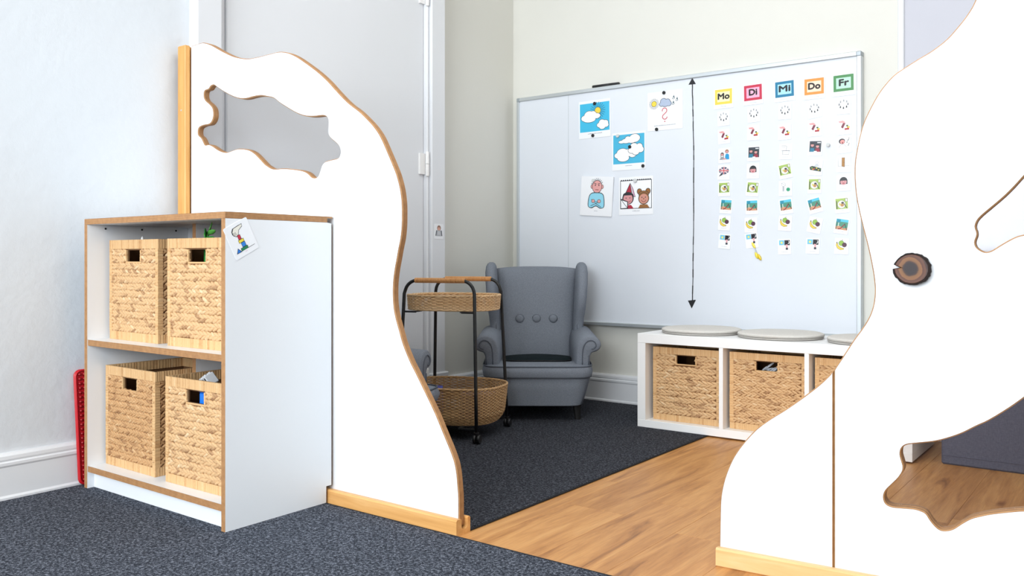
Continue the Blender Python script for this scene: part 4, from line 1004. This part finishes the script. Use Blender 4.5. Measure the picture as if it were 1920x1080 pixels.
p.poly([(-0.66, 0.1), (-0.36, 0.66), (-0.24, 0.08)], INK); p.poly([(-0.6, 0.12), (-0.37, 0.58), (-0.28, 0.1)], (172, 34, 58)); p.poly([(-0.36, 0.66), (-0.16, 0.3), (-0.02, -0.16), (-0.16, -0.14), (-0.22, 0.2)], INK); p.poly([(-0.33, 0.58), (-0.18, 0.28), (-0.06, -0.12), (-0.13, -0.12), (-0.2, 0.2)], (226, 170, 200))
p.E(-0.5, -0.22, 0.37, 0.36, INK); p.E(-0.5, -0.24, 0.3, 0.3, (214, 150, 152)); p.E(-0.5, -0.05, 0.33, 0.18, INK, 0, 180)
for q in (-1, 1): p.E(-0.5 + q*0.12, -0.2, 0.03, 0.035, INK, n=8)
p.L([(-0.55, -0.4), (-0.42, -0.44), (-0.34, -0.36)], 0.03, (130, 40, 50)); p.poly([(-0.78, -0.8), (-0.68, -0.6), (-0.3, -0.6), (-0.14, -0.8)], (172, 34, 58))
p.poly([(-0.98, -0.22), (-0.5, -0.4), (-0.5, -0.8), (-0.98, -0.8)], INK); p.poly([(-0.95, -0.3), (-0.55, -0.43), (-0.55, -0.76), (-0.95, -0.77)], WHITE); p.L([(-0.98, -0.24), (-0.52, -0.78)], 0.03, INK)
br = (150, 100, 50)
for q in (-1, 1): p.O(0.5 + q*0.27, 0.14, 0.16, 0.17, br, 0.03)
p.O(0.5, -0.02, 0.33, 0.2, br, 0.03); p.O(0.5, -0.26, 0.34, 0.34, br, 0.03); p.E(0.5, -0.28, 0.28, 0.27, (206, 146, 130))
for q in (-1, 1): p.E(0.5 + q*0.11, -0.2, 0.03, 0.035, INK, n=8)
p.E(0.5, -0.28, 0.04, 0.035, (120, 60, 50), n=8); p.arc(0.5, -0.3, 0.15, 200, 340, 0.03, (120, 30, 40)); p.poly([(0.16, -0.79), (0.28, -0.6), (0.72, -0.6), (0.86, -0.79)], br)
caption(p, -0.2, 0.25, -0.96, 0.05, rc); p.build(t)

# magnets
def magnet(x, z, label, mat, r_=0.0085, h=0.0065, grp='black magnets on the whiteboard', y=-0.0013):
    t = thing('magnet', label, 'magnet', group=grp, matrix=on_board(x, z) @ Matrix.Translation((0, 0, 0.0015)))
    MB().use(mat).lathe([(r_*0.98, 0.0003), (r_, 0.001), (r_, h*0.8), (r_*0.86, h), (0.0004, h)], 20).build('body', t, 40)
    MB().use(M['alu']).lathe([(r_*0.8, 0), (r_*0.8, 0.0003)], 16).build('magnet_disc', t)
bk = flat((14, 14, 18), 0.35); cl = flat((206, 208, 208), 0.12)
magnet(-2.332, 1.552, 'black magnet near the top edge of the sun and clouds card', bk)
magnet(-2.343, 1.386, 'black magnet at the bottom of the sun and clouds card', bk)
magnet(-1.934, 1.562, 'black magnet on top of the question mark card', bk)
magnet(-1.974, 1.385, 'black magnet at the bottom of the question mark card', bk)
magnet(-2.125, 1.310, 'black magnet in the middle of the three clouds card', bk)
magnet(-2.050, 1.209, 'black magnet at the bottom right corner of the three clouds card', bk)
magnet(-2.194, 1.371, 'clear magnet on the top left corner of the three clouds card', cl, 0.009, 0.009, 'clear magnets on the whiteboard')
magnet(-2.093, 1.137, 'clear magnet at the top of the fancy dress card', cl, 0.010, 0.009, 'clear magnets on the whiteboard')
magnet(-1.141, 1.241, 'clear magnet alone on the board, right of the Do column', cl, 0.008, 0.009, 'clear magnets on the whiteboard')
t = thing('magnet', 'clear magnet over the hair of the cross child card', 'magnet', group='clear magnets on the whiteboard', matrix=on_board(-2.334, 1.150) @ Matrix.Translation((0, 0, 0.0105)))
MB().use(cl).lathe([(0.0088, 0.0003), (0.009, 0.001), (0.009, 0.007), (0.0078, 0.009), (0.0004, 0.009)], 20).build('body', t, 40)
MB().use(M['alu']).lathe([(0.007, 0), (0.007, 0.0003)], 16).build('magnet_disc', t)

# yellow clothes peg clipped to the lowest card of the Di column
t = thing('peg', 'yellow peg hanging from the lowest card below Di', 'peg', matrix=on_board(-1.4665, 0.777, -66) @ Matrix.Translation((0, 0, 0.0045)))
yl, yd = flat((246, 224, 76), 0.35), flat((226, 196, 40), 0.35)
MB().use(yl).lump((-0.030, 0.001, 0), (1, 0.1, 0), (0, 0, 1), 0.036, 0.013, 0.006, 8).build('jaw', t, True)
MB().use(yl).lump((0.016, -0.005, 0.0), (1, -0.1, 0), (0, 0, 1), 0.036, 0.014, 0.006, 8).build('arm', t, True)
MB().use(yd).lump((0.030, 0.004, 0.001), (1, 0.12, 0), (0, 0, 1), 0.036, 0.016, 0.006, 8).build('arm', t, True)
MB().use(M['alu']).box(-0.018, 0.006, -0.003, 0.003, -0.002, 0.002, bev=0.001).build('spring', t)

# card on the cabinet side and card on the door casing
def facing_x(x, y, z, rot): return Matrix(((0, 0, 1, x), (1, 0, 0, y), (0, 1, 0, z), (0, 0, 0, 1))) @ Matrix.Rotation(R(rot), 4, 'Z')
t = make_card('picture_card', 'laminated card with a hand stacking blocks, stuck askew on the cabinet side', 'card', facing_x(CXL + CW, 1.435, 0.7995, 27), 0.082, 0.094, None, 0.004)
p = Print(0, 0.003, 0.034)
p.L([(0.25, 1.0), (-0.42, 0.95), (-0.6, 0.75), (-0.62, 0.5)], 0.045, INK)
p.poly([(0.55, 1.02), (-0.36, 0.98), (-0.6, 0.72), (-0.6, 0.42), (-0.35, 0.2), (-0.1, 0.3), (0.1, 0.62), (0.5, 0.78)], INK); p.poly([(0.5, 0.98), (-0.34, 0.93), (-0.55, 0.7), (-0.55, 0.45), (-0.35, 0.26), (-0.13, 0.34), (0.08, 0.66), (0.48, 0.82)], (236, 234, 224))
for k in range(3): p.L([(-0.52 + 0.1*k, 0.62), (-0.46 + 0.1*k, 0.36)], 0.03, INK)
p.box(-0.28, -0.1, 0.02, 0.3, (196, 40, 66), 0.03); p.box(-0.36, -0.38, 0.18, -0.1, (238, 214, 70), 0.03); p.box(-0.2, -0.78, 0.2, -0.38, (40, 130, 220), 0.03); p.box(-0.42, -1.04, 0.3, -0.78, (24, 128, 84), 0.03)
p.L([(0.3, -1.02), (0.95, -1.02)], 0.03, INK); p.poly([(-0.95, -1.06), (-0.66, -0.66), (-0.4, -1.06)], INK); p.poly([(-0.87, -1.02), (-0.66, -0.73), (-0.48, -1.02)], (40, 120, 210))
caption(p, -0.1, 0.1, -1.2, 0.05, rc, (226, 170, 190)); p.build(t)
t = make_card('picture_card', 'small card of a person behind a grey keyboard on the white door casing', 'card', facing_x(CX, 3.122, 0.876, -1), 0.066, 0.074, None, 0.004)
p = Print(0, 0.003, 0.027)
p.E(0, 0.5, 0.5, 0.5, (150, 110, 90)); p.O(0, 0.42, 0.42, 0.42, (226, 170, 150), 0.05); p.E(0, 0.62, 0.42, 0.26, (150, 110, 90), 0, 180)
for q in (-1, 1): p.E(q*0.14, 0.45, 0.05, 0.06, INK, n=8)
p.poly([(-0.95, -0.95), (0.95, -0.95), (0.75, 0.1), (-0.75, 0.1)], (178, 180, 186)); p.L([(-0.8, -0.8), (-0.62, 0.0)], 0.2, (70, 74, 82)); p.L([(0.8, -0.8), (0.62, 0.0)], 0.2, (70, 74, 82))
for k in range(4): p.L([(-0.3 + 0.2*k, -0.7), (-0.3 + 0.2*k, -0.1)], 0.05, WHITE)
p.build(t)

# ------------------------------------------------------------------ child's wing armchairs
def make_armchair(label, cloth, piping, pad_gap=False):
    # local axes: the chair faces -y, origin on the floor under the middle
    t = thing('wing_armchair', label, 'armchair', group="children's wing armchairs")
    s = MB().use(cloth)
    s.loft([(0.074, 0, -0.02, 0.205, 0.235, 7), (0.078, 0, -0.02, 0.212, 0.243, 7), (0.15, 0, -0.02, 0.232, 0.255, 7), (0.203, 0, -0.02, 0.246, 0.262, 7), (0.207, 0, -0.02, 0.243, 0.259, 7)], 48)
    s.build('skirt', t, 50)
    q = MB().use(cloth)
    q.loft([(0.2075, 0, -0.025, 0.243, 0.258, 7), (0.212, 0, -0.025, 0.252, 0.270, 7), (0.235, 0, -0.027, 0.256, 0.276, 7), (0.256, 0, -0.025, 0.251, 0.268, 7), (0.2615, 0, -0.02, 0.240, 0.252, 6), (0.2655, 0, -0.02, 0.19, 0.20, 4), (0.2665, 0, -0.02, 0.10, 0.11, 3)], 48)
    q.build('seat', t, 50)
    def ring(z, hx, hy, yc, e=7, n=48):
        return [(hx*math.copysign(abs(math.cos(2*PI*k/n))**(2/e), math.cos(2*PI*k/n)), yc + hy*math.copysign(abs(math.sin(2*PI*k/n))**(2/e), math.sin(2*PI*k/n)), z) for k in range(n)]
    MB().use(piping).tube(ring(0.2595, 0.2505, 0.267, -0.025), 0.0032, 6, closed=True).build('piping', t, True)
    MB().use(piping).tube(ring(0.2095, 0.2495, 0.266, -0.024), 0.0032, 6, closed=True).build('piping', t, True)
    # padded back, leaning and slightly hollow
    bk = MB().use(cloth); nx, nz = 14, 16; vs = []; fs = []
    for sgn in (-1, 1):
        for j in range(nz + 1):
            v = j/nz; z = 0.225 + 0.49*v
            hw = 0.178 + 0.034*v
            yc = 0.115 + 0.125*v
            for i in range(nx + 1):
                u = -1 + 2*i/nx
                edge = max(abs(u), abs(2*v - 1)); th = 0.044*(1 - edge**8*0.8)
                zz = z - 0.012*abs(u)**3*v
                bul = -0.012*(1 - u*u)*math.sin(PI*min(1, v*1.1))
                vs.append((u*hw, yc + sgn*th + (bul if sgn < 0 else 0.02), zz))
    A = (nx+1)*(nz+1)
    for j in range(nz):
        for i in range(nx):
            a = j*(nx+1) + i
            fs.append((a, a+1, a+nx+2, a+nx+1)); fs.append((A+a, A+a+nx+1, A+a+nx+2, A+a+1))
    bord = [i for i in range(nx+1)] + [j*(nx+1)+nx for j in range(1, nz+1)] + [nz*(nx+1)+i for i in range(nx-1, -1, -1)] + [j*(nx+1) for j in range(nz-1, 0, -1)]
    for a, b_ in zip(bord, bord[1:] + bord[:1]): fs.append((a, A+a, A+b_, b_))
    bk.add(vs, fs); bk.build('backrest', t, True)
    for x in (-0.083, 0.0, 0.083):
        MB().use(cloth).lathe([(0.0195, 0.0), (0.0205, 0.003), (0.018, 0.008), (0.010, 0.0105), (0.0004, 0.011)], 18, (x, 0.118, 0.452), axis=1).build('button', t, True)
        MB().use(piping).tube([(x + 0.0205*math.cos(2*PI*k/18), 0.1185, 0.452 + 0.0205*math.sin(2*PI*k/18)) for k in range(18)], 0.0018, 5, closed=True).build('button_seam', t, True)
    for sg in (-1, 1):
        # wing: a padded ear that curls forward beside the back
        w = MB().use(cloth)
        w.loft([(0.30, sg*0.200, 0.130, 0.024, 0.075, 3.2), (0.41, sg*0.206, 0.140, 0.025, 0.078, 3.2), (0.46, sg*0.210, 0.140, 0.026, 0.088, 3.2), (0.50, sg*0.214, 0.136, 0.028, 0.112, 3), (0.56, sg*0.219, 0.142, 0.0295, 0.130, 3), (0.63, sg*0.224, 0.158, 0.030, 0.130, 3),
                (0.685, sg*0.227, 0.178, 0.0295, 0.116, 3), (0.715, sg*0.228, 0.192, 0.026, 0.096, 3), (0.730, sg*0.228, 0.200, 0.019, 0.072, 2.6), (0.737, sg*0.228, 0.204, 0.008, 0.04, 2.2)], 28)
        w.build('wing', t, True)
        pp = [(sg*0.199, 0.062, 0.33), (sg*0.199, 0.063, 0.41), (sg*0.1995, 0.058, 0.46), (sg*0.2, 0.04, 0.52), (sg*0.206, 0.032, 0.58), (sg*0.212, 0.05, 0.65), (sg*0.216, 0.085, 0.70)]
        MB().use(piping).tube(pp, 0.0022, 5).build('piping', t, True)
        # rolled arm
        prof = [(0.178, 0.235), (0.178, 0.31), (0.182, 0.345), (0.192, 0.370), (0.210, 0.387), (0.233, 0.395), (0.256, 0.394), (0.276, 0.384), (0.289, 0.366), (0.290, 0.347), (0.280, 0.331), (0.264, 0.322), (0.249, 0.317), (0.241, 0.302), (0.240, 0.235)]
        prof = [(p_[0]*0.5 + p_[0]*0.5, p_[1]) for p_ in spline(prof[:-1], 3, closed=False)] + [prof[-1]]
        pr_ = [(sg*a, b_) for a, b_ in prof]
        n0 = MB().use(cloth).prism(pr_, 1, -0.222, 0.14, bev=0.007)
        n0.xf(lambda p: (p[0] - sg*0.018*max(0, p[1])/0.14, p[1], p[2] + (0.022*max(0, p[1])/0.14 if p[2] > 0.3 else 0)))
        n0.build('arm', t, 50)
        sp = [(sg*a, -0.2225, b_) for a, b_ in spline([(0.205, 0.262), (0.206, 0.31), (0.211, 0.345), (0.226, 0.368), (0.246, 0.375), (0.263, 0.366), (0.268, 0.350), (0.260, 0.338), (0.247, 0.334)], 3, closed=False)]
        MB().use(piping).tube(sp, 0.0028, 6).build('piping', t, True)
        sp = [(sg*0.234, -0.2225, 0.262), (sg*0.235, -0.2225, 0.305)]
        MB().use(piping).tube(sp, 0.0024, 6).build('piping', t, True)
        for (y, rake) in ((-0.20, -0.004), (0.17, 0.03)):
            x = sg*0.182
            MB().use(M['black_wood']).loft([(0.0068, x + sg*0.003, y + rake, 0.0125, 0.0125, 6), (0.05, x, y, 0.0165, 0.0165, 6), (0.0775, x, y, 0.019, 0.019, 6)], 16).build('leg', t, 50)
    return t
ch = make_armchair('grey wing armchair in the corner facing out, with three buttons on its back', M['grey_cloth'], M['grey_cloth2'])
ch.location = (-2.393, 3.395, 0.0); ch.scale = (1.0, 1.0, 0.985); ch.rotation_euler = (0, 0, R(36.0))
c2 = copy_tree(ch)
c2['label'] = 'grey wing armchair by the door, mostly hidden behind the wavy divider'
c2.location = (-2.395, 2.165, 0.0); c2.rotation_euler = (0, 0, R(108))

sp_ = thing('seat_cushion', 'thin dark teal cushion lying at the back of the corner armchair seat', 'cushion', (-2.393, 3.395, 0.2632), R(36.0))
MB().use(M['dark_pad']).loft([(0.0002, 0, 0.0, 0.150, 0.088, 5), (0.004, 0, 0.0, 0.164, 0.096, 5), (0.010, 0, 0.0, 0.160, 0.092, 4), (0.016, 0, 0.0, 0.120, 0.075, 3), (0.021, 0, 0.0, 0.06, 0.045, 2.4)], 40).xf(lambda p: (p[0], p[1] - 0.055, p[2])).build('cover', sp_, True)
MB().use(M['black']).tube([(0.163*math.copysign(abs(math.cos(2*PI*k/40))**0.4, math.cos(2*PI*k/40)), -0.055 + 0.095*math.copysign(abs(math.sin(2*PI*k/40))**0.4, math.sin(2*PI*k/40)), 0.0045) for k in range(40)], 0.002, 5, closed=True).build('seam', sp_, True)

# ------------------------------------------------------------------ wicker trolley
CU = math.degrees(math.atan2(0.31, 0.952))
tr_ = thing('serving_trolley', 'wicker trolley on castors with black tube frame and rattan wrapped handles', 'trolley', (-2.385, 2.772, 0), R(CU))
def se(hx, hy, z, k, n, e, dr=0.0):
    a = 2*PI*k/n
    return ((hx + dr)*math.copysign(abs(math.cos(a))**(2/e), math.cos(a)), (hy + dr)*math.copysign(abs(math.sin(a))**(2/e), math.sin(a)), z)
def wicker(name, parent, hx, hy, z0, z1, rows, mat, flare, stakes, e=2.8, floor=True, round_base=0.0):
    mb = MB().use(mat); n = stakes*4
    rh = (z1 - z0)/rows
    for r_ in range(rows):
        v = (r_ + 0.5)/rows; q = flare*v - round_base*max(0, 1 - v*3.2)**2
        ph = r_ % 2
        pts = [se(hx + q, hy + q, z0 + (r_ + 0.5)*rh, k, n, e, 0.0032*math.cos(PI*(k/2.0) + PI*ph)) for k in range(n)]
        # split each round into the separate canes that were woven in
        st_ = random.Random(r_*7 + stakes).randrange(n)
        pts = pts[st_:] + pts[:st_]
        seg = max(6, n//5)
        for a in range(0, n, seg):
            sub = pts[a:a+seg+1] if a + seg < n else pts[a:] + pts[:1]
            if len(sub) > 1: mb.tube(sub, rh*0.445, 5)
    o = mb.build(name, parent, True); o['kind'] = 'stuff'
    sk = MB().use(mat)
    for k in range(stakes):
        sk.tube([se(hx + flare*v - round_base*max(0, 1 - v*3.2)**2, hy + flare*v - round_base*max(0, 1 - v*3.2)**2, z0 + (z1-z0)*v, k*4 + 1, n, e) for v in (0, .1, .2, .35, .7, 1)], 0.0021, 5)
    o2 = sk.build('stakes', parent, True); o2['kind'] = 'stuff'
    rim = MB().use(mat)
    for tw in range(3):
        pts = [se(hx + flare, hy + flare, z1 + 0.002 + 0.0028*math.sin(k*1.3 + tw*2.1), k, 96, e, 0.0028*math.cos(k*1.3 + tw*2.1)) for k in range(96)]
        rim.tube(pts, 0.0030, 5, closed=True)
    rim.build('woven_rim', parent, True)
    f = MB().use(mat).loft([(z0 - 0.003, 0, 0, hx - round_base - 0.004, hy - round_base - 0.004, e), (z0 + 0.003, 0, 0, hx - round_base - 0.002, hy - round_base - 0.002, e)], 48)
    f.build('woven_floor', parent)
    b_ = MB().use(mat).tube([se(hx - round_base, hy - round_base, z0, k, 72, e) for k in range(72)], 0.004, 6, closed=True)
    b_.build('bottom_hoop', parent, True)
# the lower basket and the upper tray
wicker('basket_weave', tr_, 0.205, 0.165, 0.066, 0.212, 24, M['wicker'], 0.016, 44, 2.6, round_base=0.02)
wicker('tray_weave', tr_, 0.188, 0.150, 0.532, 0.588, 9, M['wicker_pale'], 0.004, 40, 2.6)
for k in (-1, 1):
    y_t, y_b = k*0.158, k*0.186
    def leg_y(z): return y_b + (y_t - y_b)*(z - 0.05)/0.6
    def leg_x(z): return 0.174 - 0.020*(z - 0.05)/0.6
    pts = []
    zt, rad = 0.655, 0.055
    for z in (0.052, 0.2, 0.4, zt - rad): pts.append((-leg_x(z), leg_y(z), z))
    for a in range(165, 90, -15): pts.append((-leg_x(zt) + rad + rad*math.cos(R(a)), leg_y(zt), zt - rad + rad*math.sin(R(a))))
    pts.append((-0.06, leg_y(zt), zt)); pts.append((0.06, leg_y(zt), zt))
    for a in range(75, 10, -15): pts.append((leg_x(zt) - rad + rad*math.cos(R(a)), leg_y(zt), zt - rad + rad*math.sin(R(a))))
    for z in (zt - rad, 0.4, 0.2, 0.052): pts.append((leg_x(z), leg_y(z), z))
    MB().use(M['black_metal']).tube(pts, 0.0072, 10).build('tube_frame', tr_, True)
    hg = MB().use(M['rattan']); rr_ = random.Random(k + 5)
    x = -0.108
    while x < 0.108:
        w = rr_.uniform(0.0045, 0.0065)
        hg.lathe([(0.0094, 0.0), (0.0108, w*0.3), (0.0108, w*0.7), (0.0094, w)], 12, (x, leg_y(zt), zt), axis=0); x += w
    hg.build('rattan_grip', tr_, True)
    for sx in (-1, 1):
        c = (sx*leg_x(0.05), y_b)
        cs = bpy.data.objects.new('castor', MB().use(M['black_plastic']).lathe([(0.0085, 0.0), (0.0105, 0.004), (0.0105, 0.014), (0.007, 0.016)], 14, (c[0], c[1], 0.036)).mesh('castor', 40)); COL.objects.link(cs); cs.parent = tr_
        MB().use(M['alu']).lathe([(0.0042, 0.0), (0.0042, 0.004)], 10, (c[0], c[1], 0.0515)).build('pin', cs, 40)
        for dx in (-0.0085, 0.0085):
            MB().use(M['black_plastic']).lathe([(0.006, -0.006), (0.0165, -0.0058), (0.0185, -0.003), (0.0185, 0.003), (0.0165, 0.0058), (0.006, 0.006)], 20, (c[0] + 0.004 + dx, c[1] - 0.004, 0.0255), axis=0).build('wheel', cs, 40)
        # tabs that carry the tray and the basket
        for z, hx_ in ((0.529, 0.15), (0.0645, 0.15)):
            MB().use(M['black_metal']).box(sx*0.10 - 0.007, sx*0.10 + 0.007, min(k*0.12, leg_y(z)), max(k*0.12, leg_y(z)), z - 0.004, z - 0.0005).build('bracket', tr_)
            MB().use(M['black_metal']).tube([(sx*0.10, leg_y(z), z - 0.003), (sx*leg_x(z), leg_y(z), z - 0.003)], 0.004, 6).build('bracket', tr_)
# things lying in the lower basket
bl = thing('printed_bag', 'purple blue packet with white stripes lying in the wicker trolley basket', 'packet', (-2.500, 2.720, 0.0695), R(CU))
pb = flat((84, 92, 178), 0.5)
m = MB().use(pb).loft([(0.0, 0, 0, 0.075, 0.02, 5), (0.03, 0, 0, 0.078, 0.028, 4), (0.09, 0, 0, 0.078, 0.022, 5), (0.122, 0.004, 0.0, 0.074, 0.006, 6), (0.134, 0.01, 0.0, 0.070, 0.0015, 6)], 32)
m.build('packet_body', bl, True)
sw = MB().use(flat((206, 210, 236), 0.5))
for k in range(6): sw.tube([(-0.05 + 0.017*k, -0.0125, 0.108), (-0.038 + 0.017*k, -0.0055, 0.128)], 0.0016, 5)
sw.build('white_stripes', bl)
dk = thing('dark_book', 'dark violet book lying at the right end of the wicker trolley basket', 'book', (-2.275, 2.80, 0.0695), R(30))
MB().use(flat((44, 40, 84), 0.5)).box(-0.07, 0.07, -0.05, 0.05, 0.0, 0.110, bev=0.003).build('cover', dk)
MB().use(flat((70, 64, 112), 0.6)).box(-0.067, 0.068, -0.047, 0.047, 0.110, 0.1115).build('pages', dk)
